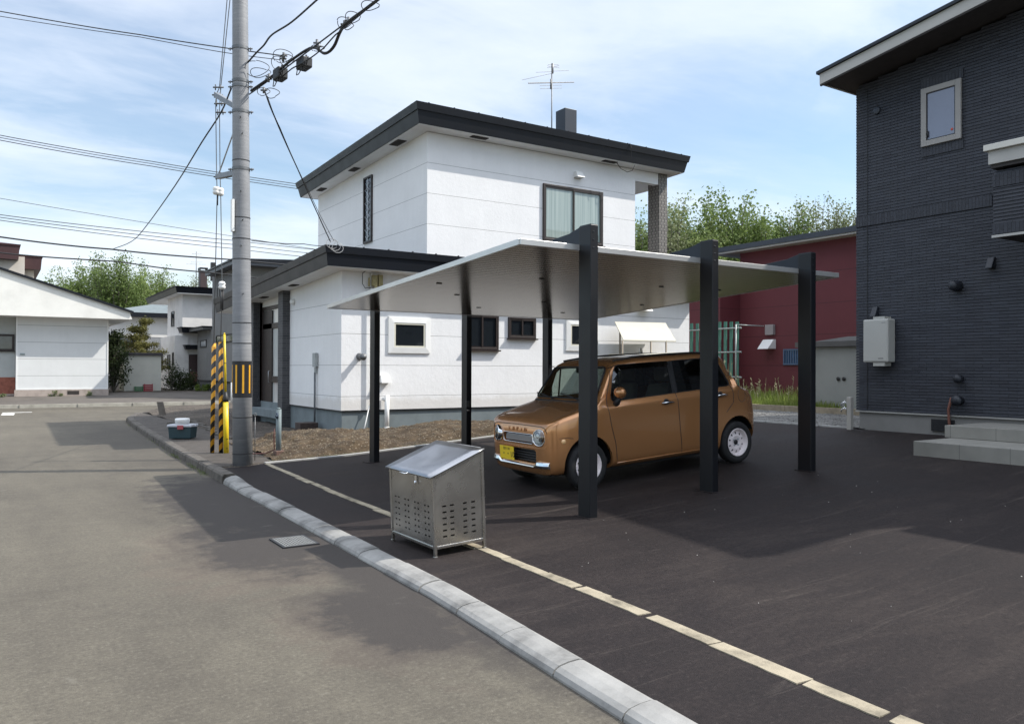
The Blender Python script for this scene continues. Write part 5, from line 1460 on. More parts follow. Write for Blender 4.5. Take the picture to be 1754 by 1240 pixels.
tag(b.build('pipe', mat('muddy_pipe', (.09, .08, .065), .8)), 'thin pale pipe lying on the soil beyond the cool box', 'pipe')
# garden standpipe by the pole
p0 = atV(477, 788, 13.6); p1 = atV(477, 701, 13.6)
TP = thing('standpipe', 'blue-grey garden standpipe beside the utility pole', 'tap', (p0.x, 13.6, .12))
m_bg = mat('blue_grey_paint', (.15, .19, .20), .6, var=.12, vs=6)
b = MB(); b.tube([(p0.x, 13.6, .1), (p0.x, 13.6, p1.z)], .045, 14).tube([(p0.x, 13.6, p1.z-.0), (p0.x, 13.6, p1.z+.03)], [.045, .02], 14); b.build('post', m_bg, TP)
b = MB(); c = atV(475, 712, 13.55); b.tube([c-Z*.05, c+Z*.05], .02, 8).tube([c, c-ay_*.08-Z*.01], .014, 8); b.build('tap', mat('dark_tap', (.04, .06, .09), .5, .3), TP)
b = MB(); c = Vector((p0.x, 13.6, .1)); b.box((c.x-.07, 13.5, .05), (c.x+.08, 13.68, .20)); b.build('base', mat('brick_base2', (.15, .09, .07), .9, var=.2, vs=10), TP, .01)
b = MB(); c = atV(470, 760, 13.5); b.tube([c+Z*.25, c+Z*.12+ax_*-.01, c-Z*.1, c-Z*.16-ax_*.15, c-Z*.17-ax_*.4, c-Z*.15-ax_*.6], .010, 6); b.build('hose', mat('dull_red_hose', (.10, .03, .025), .6), TP)
rd = atV(437, 712, 13.2)
b = MB(); b.tube([(rd.x, 13.2, .1), (rd.x, 13.2, rd.z-.02)], .006, 6).tube([rd+Vector((.022*math.cos(a), 0, .022*math.sin(a)+.02)) for a in [k*.7 for k in range(10)]], .006, 6)
tag(b.build('ground_rod', m_dsteel), 'thin steel rod with a ring beside the pole foot', 'ground rod')
b = MB(); c = Vector((5.87, 17.3, .1)); b.box((c.x-.20, c.y-.18, 0), (c.x+.20, c.y+.18, .40)); 
tag(b.build('concrete_pit', mat('rusty_brown_pit', (.05, .035, .03), .9, var=.3, vs=8), None, .01), 'dark brown square pit cover sunk in the soil by the house corner', 'pit cover')
# white railing far behind the pole
b = MB(); a = atV(397, 656, 34); c = atV(425, 656, 34)
b.tube([(a.x, 34, .1), (a.x, 34, a.z), (c.x, 34, a.z), (c.x, 34, .1)], .05, 8)
tag(b.build('railing', m_white), 'short white pipe railing behind the utility pole', 'railing')
# drain grate
DG = thing('drain_grate', 'steel drain grate set in the road beside the kerb', 'drain grate', (2.35, 7.35, 0))
b = MB(); gx0_, gx1_, gy0_, gy1_ = 2.20, 2.53, 7.08, 7.52
b.frame((gx0_, gy0_, -.03), (gx1_, gy1_, .012), .02, 2); b.build('frame', m_black, DG)
b = MB()
for k in range(11): x = gx0_+.03+k*(gx1_-gx0_-.06)/10; b.box((x-.006, gy0_+.021, -.02), (x+.006, gy1_-.021, .014))
for k in range(8): y = gy0_+.04+k*(gy1_-gy0_-.08)/7; b.box((gx0_+.021, y-.010, -.02), (gx1_-.021, y+.010, .0125))
b.build('grating', mat('worn_steel', (.22, .22, .21), .55, .4, .2, 30), DG)
b = MB(); b.box((gx0_+.02, gy0_+.02, .004), (gx1_-.02, gy1_-.02, .0055)); b.build('dark_sump', m_black, DG)
# ------------------------------------------------------------------ car
def evaluated(o):
    dg = bpy.context.evaluated_depsgraph_get()
    dg.update()
    return bpy.data.meshes.new_from_object(o.evaluated_get(dg))
def lerp_table(T, x):
    if x <= T[0][0]: return T[0][1:]
    for a, c in zip(T, T[1:]):
        if x <= c[0]:
            t_ = (x-a[0])/(c[0]-a[0])
            return tuple(p+(q-p)*t_ for p, q in zip(a[1:], c[1:]))
    return T[-1][1:]
# stations: x, zb, half width W, belt z, top half width, top z
ST_ = [
 (0.000, .30, .52, .62, .46, .70),
 (0.012, .235, .60, .70, .55, .775),
 (0.045, .20, .665, .765, .61, .825),
 (0.10, .19, .700, .800, .64, .850),
 (0.20, .19, .722, .835, .655, .885),
 (0.40, .19, .735, .875, .665, .935),
 (0.62, .19, .7375, .905, .665, .985),
 (0.70, .19, .7375, .915, .660, 1.01),
 (0.76, .19, .7375, .925, .655, 1.09),
 (0.86, .19, .7375, .935, .635, 1.245),
 (0.96, .19, .7375, .94, .612, 1.385),
 (1.03, .19, .7375, .945, .597, 1.455),
 (1.12, .19, .7375, .95, .590, 1.488),
 (1.40, .19, .7375, .955, .588, 1.508),
 (1.90, .19, .7375, .965, .588, 1.515),
 (2.40, .19, .7375, .97, .586, 1.510),
 (2.72, .19, .7375, .975, .580, 1.500),
 (2.84, .19, .7375, .98, .572, 1.482),
 (2.92, .19, .736, .98, .566, 1.43),
 (3.02, .20, .733, .98, .575, 1.21),
 (3.08, .20, .730, .98, .590, 1.07),
 (3.16, .21, .722, .965, .620, 1.005),
 (3.27, .235, .700, .93, .620, .965),
 (3.34, .27, .675, .86, .600, .90),
 (3.385, .31, .645, .76, .570, .81),
 (3.405, .38, .60, .62, .54, .70),
]
def section(x, zb, W, zs, Wt, zt, inset=0):
    W -= inset; Wt -= inset; zb += inset; zt -= inset; 
    h = zt-zs
    big = h > .25
    ctl = [(0, zb), (W-.13, zb), (W-.015, zb+.05), (W, zb+.20), (W+.0, (zb+zs)*.5+.08), (W-.004, zs-.09), (W-.012, zs-.01),
           (W-.045 if big else W-.03, zs+(.03 if big else h*.35)),
           ((W-.045)*.45+Wt*.55 if big else (W*.5+Wt*.5), zs+h*.5 if big else zs+h*.65),
           (Wt+.018 if big else Wt, zt-(.062 if big else h*.18)), (Wt-.028 if big else Wt-.08, zt-(.012 if big else h*.05)), (Wt*.55, zt-.002), (0, zt+.004)]
    # corner cutting
    p = ctl
    for it in range(2):
        q = [p[0]]
        for a, c in zip(p, p[1:]):
            q.append((a[0]*.75+c[0]*.25, a[1]*.75+c[1]*.25)); q.append((a[0]*.25+c[0]*.75, a[1]*.25+c[1]*.75))
        q.append(p[-1]); p = q
    return p
def hermite_stations():
    xs = []
    for a, c in zip(ST_, ST_[1:]):
        n = max(1, int((c[0]-a[0])/.05))
        for k in range(n): xs.append(a[0]+(c[0]-a[0])*k/n)
    xs.append(ST_[-1][0])
    return xs
def loft(inset=0, x0=None, x1=None):
    bm = bmesh.new()
    xs = hermite_stations()
    if x0 is not None: xs = [x0]+[x for x in xs if x0 < x < x1]+[x1]
    rings = []
    for x in xs:
        T = lerp_table(ST_, x)
        s = section(x, *T, inset=inset)
        full = [(y, z) for y, z in s]+[(-y, z) for y, z in s[-2:0:-1]]
        rings.append([bm.verts.new((x, y, z)) for y, z in full])
    for A, B in zip(rings, rings[1:]):
        n = len(A)
        for k in range(n):
            f = bm.faces.new((A[k], A[(k+1) % n], B[(k+1) % n], B[k])); f.smooth = True
    bm.faces.new(rings[0][::-1]); bm.faces.new(rings[-1])
    bmesh.ops.recalc_face_normals(bm, faces=bm.faces)
    return bm
def carpaint():
    m, t, b = newmat('bronze_paint')
    b.inputs['Base Color'].default_value = (.56, .265, .105, 1)
    b.inputs['Metallic'].default_value = .62
    b.inputs['Roughness'].default_value = .26
    b.inputs['Coat Weight'].default_value = 1
    b.inputs['Coat Roughness'].default_value = .03
    n = noisen(t, objco(t), 900, 1, .5)
    bump(t, b, n, .05, .001)
    return m
m_paint = carpaint()
CAR = thing('car', 'bronze brown boxy kei car with white steel wheels parked under the carport', 'car', (5.44, 8.16, .150), rot=(0, R(-3.85), R(-1.6)))
me = bpy.data.meshes.new('body'); bm = loft(); 
bvh = BVHTree.FromBMesh(bm)
bm.to_mesh(me); bm.free()
body = bpy.data.objects.new('body', me); C.objects.link(body)
tmp = []
def cutter(name, bm):
    bmesh.ops.recalc_face_normals(bm, faces=bm.faces)
    me = bpy.data.meshes.new(name); bm.to_mesh(me); bm.free()
    o = bpy.data.objects.new(name, me); C.objects.link(o); tmp.append(o)
    md = body.modifiers.new(name, 'BOOLEAN'); md.operation = 'DIFFERENCE'; md.object = o; md.solver = 'EXACT'
    return o
def rpoly(pts, r, n=5):
    """round the corners of a 2D polygon"""
    out_ = []
    m_ = len(pts)
    rr = r if isinstance(r, (list, tuple)) else [r]*m_
    for i in range(m_):
        p, a, c = Vector(pts[i]), Vector(pts[i-1]), Vector(pts[(i+1) % m_])
        u, v = (a-p).normalized(), (c-p).normalized()
        s, e = p+u*rr[i], p+v*rr[i]
        for k in range(n+1):
            t_ = k/n
            out_.append(tuple((s*(1-t_)+p*t_)*(1-t_)+(p*(1-t_)+e*t_)*t_))
    return out_
cutter('cavity', loft(.035, .66, 3.30))
side_w = rpoly([(.905, 1.00), (2.93, 1.045), (2.745, 1.425), (1.045, 1.425)], [.07, .08, .10, .09])
bm = bmesh.new()
a = [bm.verts.new((x, -1.2, z)) for x, z in side_w]; c = [bm.verts.new((x, 1.2, z)) for x, z in side_w]
bm.faces.new(a); bm.faces.new(c[::-1])
for i in range(len(a)): bm.faces.new((a[i], c[i], c[(i+1) % len(a)], a[(i+1) % len(a)]))
cutter('sides', bm)
# windscreen opening, cut square to the glass
ws0, ws1 = Vector((.715, 0, 1.035)), Vector((.975, 0, 1.405))
wd = (ws1-ws0).normalized(); wn = Vector((-wd.z, 0, wd.x))
L_ = (ws1-ws0).length
wsp = rpoly([(-.63, 0), (.63, 0), (.545, L_), (-.545, L_)], [.06, .06, .07, .07])
bm = bmesh.new()
a = [bm.verts.new(ws0+Vector((0, y, 0))+wd*s+wn*.12) for y, s in wsp]; c = [bm.verts.new(ws0+Vector((0, y, 0))+wd*s-wn*.11) for y, s in wsp]
bm.faces.new(a); bm.faces.new(c[::-1])
for i in range(len(a)): bm.faces.new((a[i], c[i], c[(i+1) % len(a)], a[(i+1) % len(a)]))
cutter('screen', bm)
rw = rpoly([(-.55, 1.10), (.55, 1.10), (.49, 1.38), (-.49, 1.38)], .06)
bm = bmesh.new()
a = [bm.verts.new((2.86, y, z)) for y, z in rw]; c = [bm.verts.new((3.4, y, z)) for y, z in rw]
bm.faces.new(a); bm.faces.new(c[::-1])
for i in range(len(a)): bm.faces.new((a[i], c[i], c[(i+1) % len(a)], a[(i+1) % len(a)]))
cutter('rear', bm)
WX = (.515, 2.99); WZ = .2785
for wx in WX:
    bm = bmesh.new()
    n = 40
    pr_ = [(wx+.345*math.cos(2*math.pi*k/n), WZ+.012+.345*math.sin(2*math.pi*k/n)) for k in range(n)]
    for sg in (-1, 1):
        a = [bm.verts.new((x, sg*.50, z)) for x, z in pr_]; c = [bm.verts.new((x, sg*1.0, z)) for x, z in pr_]
        bm.faces.new(a); bm.faces.new(c[::-1])
        for i in range(n): bm.faces.new((a[i], c[i], c[(i+1) % n], a[(i+1) % n]))
    cutter('arch', bm)
# grille openings in the nose
def rect_cut(y0, y1, z0, z1, r, x1=.09):
    bm = bmesh.new()
    P_ = rpoly([(y0, z0), (y1, z0), (y1, z1), (y0, z1)], r)
    a = [bm.verts.new((-.1, y, z)) for y, z in P_]; c = [bm.verts.new((x1, y, z)) for y, z in P_]
    bm.faces.new(a); bm.faces.new(c[::-1])
    for i in range(len(a)): bm.faces.new((a[i], c[i], c[(i+1) % len(a)], a[(i+1) % len(a)]))
    cutter('nose', bm)
rect_cut(-.33, .33, .565, .665, .04); rect_cut(-.38, .38, .335, .495, .045)
bpy.context.view_layer.update()
nm = evaluated(body)
old = body.data
body.modifiers.clear()
body.data = nm
nm.name = 'body'
for o in tmp: bpy.data.objects.remove(o)
nm.materials.clear(); nm.materials.append(m_paint)
for p in nm.polygons: p.use_smooth = True
try: nm.set_sharp_from_angle(angle=R(35))
except Exception: pass
body.parent = CAR

def hitside(x, z, sg=-1, off=.004):
    h = bvh.ray_cast(Vector((x, sg*2, z)), Vector((0, -sg, 0)))
    if h[0] is None: return Vector((x, sg*.73, z))
    return h[0]+h[1]*off*(1 if h[1].y*sg > 0 else -1)
def hitfront(y, z, off=.004):
    h = bvh.ray_cast(Vector((-2, y, z)), Vector((1, 0, 0)))
    if h[0] is None: return Vector((0, y, z))
    return h[0]+Vector((-off, 0, 0))
def hittop(x, y, off=.003):
    h = bvh.ray_cast(Vector((x, y, 3)), Vector((0, 0, -1)))
    return h[0]+Vector((0, 0, off))
def cb_(b, name, m, par=CAR, bevel=0): return b.build(name, m, par, bevel, local=True)
# glass
m_cg = glassm('tinted_glass', (.16, .17, .17), .10); m_cgf = glassm('front_door_glass', (.50, .53, .52), .07); m_wsg = glassm('windscreen_glass', (.62, .74, .66), .06)
def side_glass(poly_, sg, m, name):
    cx_ = sum(p[0] for p in poly_)/len(poly_); 
    b = MB()
    n = 14
    xs_ = [p[0] for p in poly_]; zs_ = [p[1] for p in poly_]
    # straight pane through the sloping side: y is linear in z
    za, zb_ = 1.03, 1.40
    ya, yb_ = abs(hitside(1.8, za, sg, 0).y), abs(hitside(1.8, zb_, sg, 0).y)
    b.face([(x, sg*(ya+(yb_-ya)*(z-za)/(zb_-za)-.012), z) for x, z in poly_])
    return cb_(b, name, m)
for sg in (-1, 1):
    fd = rpoly([(.905, 1.00), (1.905, 1.022), (1.905, 1.425), (1.045, 1.425)], [.07, .01, .01, .09])
    rd_ = rpoly([(1.975, 1.024), (2.93, 1.045), (2.745, 1.425), (1.975, 1.425)], [.01, .08, .10, .01])
    side_glass(fd, sg, m_cgf, 'door_window'); side_glass(rd_, sg, m_cg, 'door_window')
    # black pillar between the doors and rear quarter divider
    b = MB()
    for (xa, xb) in ((1.895, 1.985),):
        za, zc = 1.0, 1.44
        P_ = [hitside(xa, 1.005, sg, -.006), hitside(xb, 1.007, sg, -.006), hitside(xb, 1.43, sg, -.006), hitside(xa, 1.43, sg, -.006)]
        b.prism(P_, (0, -sg*.02, 0))
    P_ = [hitside(2.60, 1.03, sg, -.008), hitside(2.63, 1.03, sg, -.008), hitside(2.565, 1.43, sg, -.008), hitside(2.54, 1.43, sg, -.008)]
    b.prism(P_, (0, -sg*.012, 0))
    P_ = [hitside(1.08, 1.0, sg, -.008), hitside(1.10, 1.0, sg, -.008), hitside(1.10, 1.43, sg, -.008), hitside(1.08, 1.43, sg, -.008)]
    b.prism(P_, (0, -sg*.012, 0))
    cb_(b, 'window_pillar', m_black)
    # weather strip round the windows
    b = MB(); P_ = [hitside(x, z, sg, .001) for x, z in side_w]; b.tube(P_+[P_[0]], .007, 6); cb_(b, 'window_seal', m_black)
    # rain visor over the front door glass
    b = MB()
    P1 = [(.965, 1.22), (1.015, 1.36), (1.07, 1.415), (1.3, 1.425), (1.89, 1.428)]
    P2 = [(.99, 1.215), (1.05, 1.315), (1.11, 1.36), (1.3, 1.372), (1.89, 1.375)]
    A = [b.bm.verts.new(hitside(x, z, sg, .006)) for x, z in P1]; B = [b.bm.verts.new(hitside(x, z, sg, .026)) for x, z in P2]
    for i in range(4): b.bm.faces.new((A[i], A[i+1], B[i+1], B[i]))
    cb_(b, 'rain_visor', glassm('smoked_visor', (.12, .13, .15), .12))
b = MB(); b.face([ws0+Vector((0, y, 0))+wd*s+wn*.0 for y, s in wsp]); cb_(b, 'windscreen', m_wsg)
b = MB(); P_ = [ws0+Vector((0, y, 0))+wd*s+wn*.006 for y, s in wsp]; b.tube(P_+[P_[0]], .012, 6); cb_(b, 'windscreen_seal', m_black)
b = MB(); b.face([(2.945+(1.40-z)*.30, y, z) for y, z in rw]); cb_(b, 'rear_window', m_cg)
# shut lines
def side_line(pts, sg, name='door_seam', r=.0045, m=None):
    b = MB(); Q = []
    for (a, c) in zip(pts, pts[1:]):
        for k in range(6): Q.append((a[0]+(c[0]-a[0])*k/6, a[1]+(c[1]-a[1])*k/6))
    Q.append(pts[-1])
    b.tube([hitside(x, z, sg, .0005) for x, z in Q], r, 5); return cb_(b, name, m or m_black)
for sg in (-1, 1):
    side_line([(1.00, 1.43), (.92, 1.22), (.845, 1.03), (.83, .95), (.86, .72), (.91, .50), (.925, .30)], sg)
    side_line([(1.94, 1.43), (1.94, 1.0), (1.95, .6), (1.97, .27)], sg)
    side_line([(2.70, 1.44), (2.86, 1.15), (2.93, 1.0), (2.92, .82), (2.78, .70)], sg)
    side_line([(.93, .262), (2.60, .268)], sg, 'sill_trim', .007, m_paint)
    side_line([(.30, .62), (.22, .64), (.12, .64)], sg, 'bumper_seam', .003)
    P_ = [(3.09+.075*math.cos(a), .90+.09*math.sin(a)) for a in [k*2*math.pi/16 for k in range(17)]]
    if sg < 0:
        b = MB(); b.tube([hitside(x, z, sg, .0002) for x, z in P_], .003, 5); cb_(b, 'fuel_flap_seam', m_black)
    for hx, hz in ((1.76, .915), (2.70, .93)):
        b = MB(); p = hitside(hx, hz, sg, .0)
        b.tube([p+Vector((-.10, sg*.012, 0)), p+Vector((-.06, sg*.030, .004)), p+Vector((.04, sg*.030, .004)), p+Vector((.10, sg*.016, 0))], [.010, .014, .014, .011], 10)
        cb_(b, 'door_handle', m_chrome)
        b = MB(); b.lathe(p+Vector((-.01, sg*-.004, 0)), (0, sg, 0), [(0, .006), (.045, .006), (.05, .002)], 18); cb_(b, 'handle_recess', m_black)
    # mirror
    mp_ = hitside(.98, 1.045, sg, .0)
    b = MB(); b.lathe(mp_+Vector((-.005, sg*.03, .055)), (0, sg, .05), [(0, 0), (.048, .01), (.066, .04), (.070, .09), (.055, .135), (.03, .155), (0, .16)], 20)
    for v in b.bm.verts: v.co.x = mp_.x+(v.co.x-mp_.x)*.9
    mr = cb_(b, 'mirror', m_paint)
    b = MB(); b.tube([mp_+Vector((-.01, sg*-.01, -.09)), mp_+Vector((-.01, sg*.05, -.06)), mp_+Vector((0, sg*.09, .0))], [.045, .04, .025], 10); cb_(b, 'mirror_foot', m_black, mr)
    # shoulder highlight crease
# hood seam and nose face
def front_line(pts, name, r=.004, m=None):
    b = MB(); Q = []
    for (a, c) in zip(pts, pts[1:]):
        for k in range(5): Q.append((a[0]+(c[0]-a[0])*k/5, a[1]+(c[1]-a[1])*k/5))
    Q.append(pts[-1]); b.tube([hitfront(y, z, .001) for y, z in Q], r, 5); return cb_(b, name, m or m_black)
front_line([(-.60, .70), (-.575, .755), (-.50, .772), (0, .778), (.50, .772), (.575, .755), (.60, .70)], 'hood_seam')
front_line([(-.60, .70), (-.60, .56), (-.55, .525), (-.38, .52), (0, .515), (.38, .52), (.55, .525), (.60, .56), (.60, .70)], 'bumper_seam', .0035, m_paint)
for sg in (-1, 1):
    b = MB(); b.tube([hittop(x, sg*y, -.001) for x, y in ((.10, .60), (.2, .625), (.4, .632), (.62, .632))], .0035, 5); cb_(b, 'hood_seam', m_black)
# headlights
m_lens = mat('headlamp_lens', (.80, .83, .84), .3, .1, .35, 30, spec=1, coat=1)
m_dchr = mat('lamp_reflector', (.10, .11, .12), .15, .8, .3, 40)
for sg in (-1, 1):
    c = hitfront(sg*.475, .645, 0)
    nx = Vector((-1, sg*.32, .10)).normalized()
    c = c+nx*.004
    b = MB(); b.lathe(c, nx, [(.102, -.06), (.100, .010), (.094, .018), (.087, .014), (.087, .0)], 32); hl = cb_(b, 'headlight', m_chrome)
    b = MB(); b.lathe(c, nx, [(.087, .012), (.07, .024), (.04, .032), (0, .035)], 28); cb_(b, 'lens', glassm('clear_lens', (.9, .92, .93), .10), hl)
    b = MB(); b.lathe(c, nx, [(.087, .006), (.07, .003), (.04, .002), (0, .002)], 28); cb_(b, 'reflector', m_lens, hl)
    for (dy, dz, rr) in ((.028, .028, .032), (-.03, -.02, .026), (.03, -.035, .022)):
        b = MB(); cc = c+Vector((-.0, dy, dz)); b.lathe(cc, nx, [(rr, .002), (rr, .012), (rr*.8, .012), (rr*.6, .005), (0, .004)], 18); cb_(b, 'bulb', m_dchr, hl)
# upper chrome grille
b = MB(); P_ = rpoly([(-.315, .575), (.315, .575), (.30, .655), (-.30, .655)], .035); Q = [hitfront(y, z, .004) for y, z in rpoly([(-.335, .56), (.335, .56), (.335, .672), (-.335, .672)], .04)]
b.tube(Q+[Q[0]], .007, 6); gr = cb_(b, 'grille', m_chrome)
b = MB(); b.prism([hitfront(y, z, -.012) for y, z in P_], (.03, 0, 0)); cb_(b, 'bar', mat('satin_silver', (.5, .51, .53), .28, .8, .05), gr, .006)
b = MB(); b.box((.07, -.34, .555), (.085, .34, .675)); cb_(b, 'backing', m_black, gr)
# embossed block letters on the nose, body colour
def letters(txt, size, loc, rot, mt, name, par, ext=.002, space=1.0):
    cu = bpy.data.curves.new(name, 'FONT'); cu.body = txt; cu.size = size; cu.extrude = ext; cu.align_x = 'CENTER'; cu.align_y = 'CENTER'; cu.space_character = space
    o = bpy.data.objects.new(name, cu); C.objects.link(o)
    bpy.context.view_layer.update()
    me = evaluated(o); bpy.data.objects.remove(o)
    me.materials.clear(); me.materials.append(mt)
    o = bpy.data.objects.new(name, me); C.objects.link(o); o.parent = par; o.location = loc; o.rotation_euler = rot
    return o
f0 = hitfront(0, .715, .001)
for i_, ch_ in enumerate('LAPIN'):
    letters(ch_, .062, (f0.x-.004, .19-i_*.09, .722), (R(90), 0, R(-90)), m_paint, 'emblem_letter', CAR, .003)
# lower intake, plate, chrome bumper
b = MB()
b.box((.075, -.385, .32), (.09, .385, .51)); lg = cb_(b, 'lower_grille', m_black)
b = MB()
for k in range(5): b.box((.028, -.36, .350+k*.031), (.06, .36, .358+k*.031))
cb_(b, 'slat', mat('grille_slat', (.10, .10, .105), .35, .5, .05), lg)
b = MB(); b.box((-.036, .065, .335), (-.030, .395, .50)); pl = cb_(b, 'number_plate', mat('yellow_plate', (.78, .55, .02), .45, var=.03), CAR, .003)
letters('旭川 580', .042, (-.0365, .23, .468), (R(90), 0, R(-90)), m_black, 'plate_text', pl, .0008)
letters('・・10', .098, (-.0365, .20, .400), (R(90), 0, R(-90)), m_black, 'plate_text', pl, .0008)
b = MB()
Q = []
for k in range(21):
    y = -.62+1.24*k/20
    zc = .315
    Q.append((y, zc))
A0 = []
for y, z in Q:
    e = abs(y)/.62
    hh = .046 if e > .62 else .022
    x = hitfront(max(-.6, min(.6, y)), .36, 0).x + (.03*(max(0, e-.85)/.15)**2)
    zz = .325 if e > .62 else .30
    A0.append([b.bm.verts.new((x-.034, y, zz-hh*.7)), b.bm.verts.new((x-.046, y, zz)), b.bm.verts.new((x-.034, y, zz+hh*.8)), b.bm.verts.new((x+.02, y, zz+hh)), b.bm.verts.new((x+.02, y, zz-hh))])
for a, c in zip(A0, A0[1:]):
    for k in range(5): b.bm.faces.new((a[k], a[(k+1) % 5], c[(k+1) % 5], c[k]))
b.bm.faces.new(A0[0]); b.bm.faces.new(A0[-1][::-1])
cb_(b, 'bumper_bar', m_chrome, CAR, .006)
b = MB()
for sg in (-1, 1): p = hitside(.17, .60, sg, .0); b.lathe(p, (-.3, sg, 0), [(0, .014), (.02, .012), (.03, 0)], 12)
cb_(b, 'side_indicator', mat('amber_lens', (.9, .55, .25), .2, var=0, coat=1))
# wipers, cowl, roof rails, antenna
b = MB(); b.box((.655, -.60, .99), (.735, .60, 1.012)); cb_(b, 'cowl', m_black, CAR, .01)
b = MB()
for y0 in (-.35, .2): b.tube([Vector((.675, y0, 1.02)), Vector((.715, y0+.20, 1.055)), Vector((.74, y0+.46, 1.085))], .008, 6)
cb_(b, 'wiper', m_black)
for sg in (-1, 1):
    b = MB(); b.tube([hittop(x, sg*.525, .012) for x in (1.10, 1.4, 1.9, 2.4, 2.75)], .012, 8); cb_(b, 'roof_moulding', mat('satin_black', (.02, .02, .02), .35))
# interior
m_seat = mat('beige_grey_seat', (.16, .15, .135), .9, var=.1)
b = MB(); b.box((.66, -.64, .28), (3.2, .64, .33)); cb_(b, 'floor', m_black)
b = MB(); b.box((.78, -.64, .70), (1.12, .64, .98)); cb_(b, 'dashboard', m_black, CAR, .05)
for sg in (-1, 1):
    b = MB(); b.box((1.35, sg*.34-.24, .45), (1.85, sg*.34+.24, .62)); st = cb_(b, 'seat', m_seat, CAR, .05)
    b = MB(); b.hexa([(1.78, sg*.34-.24, .6), (1.93, sg*.34-.24, .6), (1.93, sg*.34+.24, .6), (1.78, sg*.34+.24, .6), (1.96, sg*.34-.20, 1.13), (2.07, sg*.34-.20, 1.13), (2.07, sg*.34+.20, 1.13), (1.96, sg*.34+.20, 1.13)]); cb_(b, 'backrest', m_seat, st, .04)
    b = MB(); b.box((2.0, sg*.34-.13, 1.16), (2.09, sg*.34+.13, 1.34)); cb_(b, 'headrest', m_seat, st, .035)
b = MB(); b.box((2.35, -.6, .45), (2.8, .6, .62)); b.box((2.78, -.58, .6), (2.9, .58, 1.06)); cb_(b, 'rear_seat', m_seat, CAR, .04)
b = MB()
c = Vector((1.22, -.34, 1.0)); P_ = [c+Vector((.18*math.sin(a)*.35, .18*math.cos(a), .18*math.sin(a)*.93)) for a in [k*2*math.pi/20 for k in range(21)]]
b.tube(P_, .014, 8); b.tube([c+Vector((0, -.17, 0)), c+Vector((0, .17, 0))], .02, 6).tube([c, c+Vector((-.15, 0, -.12))], .025, 8); cb_(b, 'steering_wheel', m_black)
b = MB(); b.box((.99, -.11, 1.33), (1.01, .11, 1.39)); cb_(b, 'rear_view_mirror', m_black, CAR, .01)
# underbody and wheel houses
b = MB(); b.box((.12, -.46, .17), (3.3, .46, .28)).box((.86, -.60, .175), (2.64, .60, .24)); cb_(b, 'underbody', m_black)
# wheels
m_wwh = mat('white_wheel_paint', (.82, .74, .74), .4, var=.04, vs=8)
def wheel(x, sg):
    c = Vector((x, sg*.64, WZ)); ax = Vector((0, sg, 0))
    b = MB(); b.lathe(c, ax, [(.185, -.075), (.235, -.078), (.268, -.066), (.2785, -.045), (.2785, .045), (.268, .066), (.235, .078), (.190, .074), (.183, .06), (.183, -.075)], 44)
    w_ = cb_(b, 'wheel', m_rubber)
    b = MB(); b.lathe(c, ax, [(.186, .055), (.186, .074), (.176, .078), (.168, .058), (.160, .035), (.150, .026)], 44)
    # disc with ten rounded holes
    n = 80
    R_ = [.150, .138, .128, .118, .108, .098, .088, .07, .055, .035]
    H_ = [.026, .028, .032, .036, .040, .044, .047, .043, .034, .030]
    g = [[b.bm.verts.new(c+ax*H_[i]+Vector((math.cos(2*math.pi*k/n)*r_, 0, math.sin(2*math.pi*k/n)*r_))) for k in range(n)] for i, r_ in enumerate(R_)]
    for i in range(len(R_)-1):
        for k in range(n):
            th = 2*math.pi*(k+.5)/n; rm = (R_[i]+R_[i+1])/2
            ka = round(th/(2*math.pi/10)-.5)+.5; dth = (th-ka*2*math.pi/10)*rm
            if (dth/.014)**2+((rm-.123)/.017)**2 < 1: continue
            f = b.bm.faces.new((g[i][k], g[i][(k+1) % n], g[i+1][(k+1) % n], g[i+1][k])); f.smooth = True
    cb_(b, 'rim', m_wwh, w_)
    b = MB(); b.lathe(c, ax, [(.15, -.02), (0, -.02)], 24).lathe(c, ax, [(.035, .028), (.03, .042), (0, .044)], 16); cb_(b, 'hub', m_black, w_)
    b = MB()
    for k in range(4):
        a = k*math.pi/2+.78; p = c+Vector((math.cos(a)*.052, 0, math.sin(a)*.052)); b.lathe(p, ax, [(.012, .03), (.011, .05), (0, .052)], 8)
    cb_(b, 'wheel_nut', m_steel, w_)
for x in WX:
    for sg in (-1, 1):
        wheel(x, sg)
        b = MB()
        n = 24
        for k in range((2 if x > 2 else 0), n//2+2):
            if x > 2 and k > 99: continue
            a0_ = -.05+k*(math.pi+.1)/(n//2+2); a1_ = -.05+(k+1)*(math.pi+.1)/(n//2+2)
            b.face([(x+.338*math.cos(a0_), sg*.50, WZ+.012+.338*math.sin(a0_)), (x+.338*math.cos(a1_), sg*.50, WZ+.012+.338*math.sin(a1_)), (x+.338*math.cos(a1_), sg*.69, WZ+.012+.338*math.sin(a1_)), (x+.338*math.cos(a0_), sg*.69, WZ+.012+.338*math.sin(a0_))])
        b.box((x-.33, sg*.49, .2), (x+.33, sg*.50, .62))
        cb_(b, 'wheel_housing', m_black)
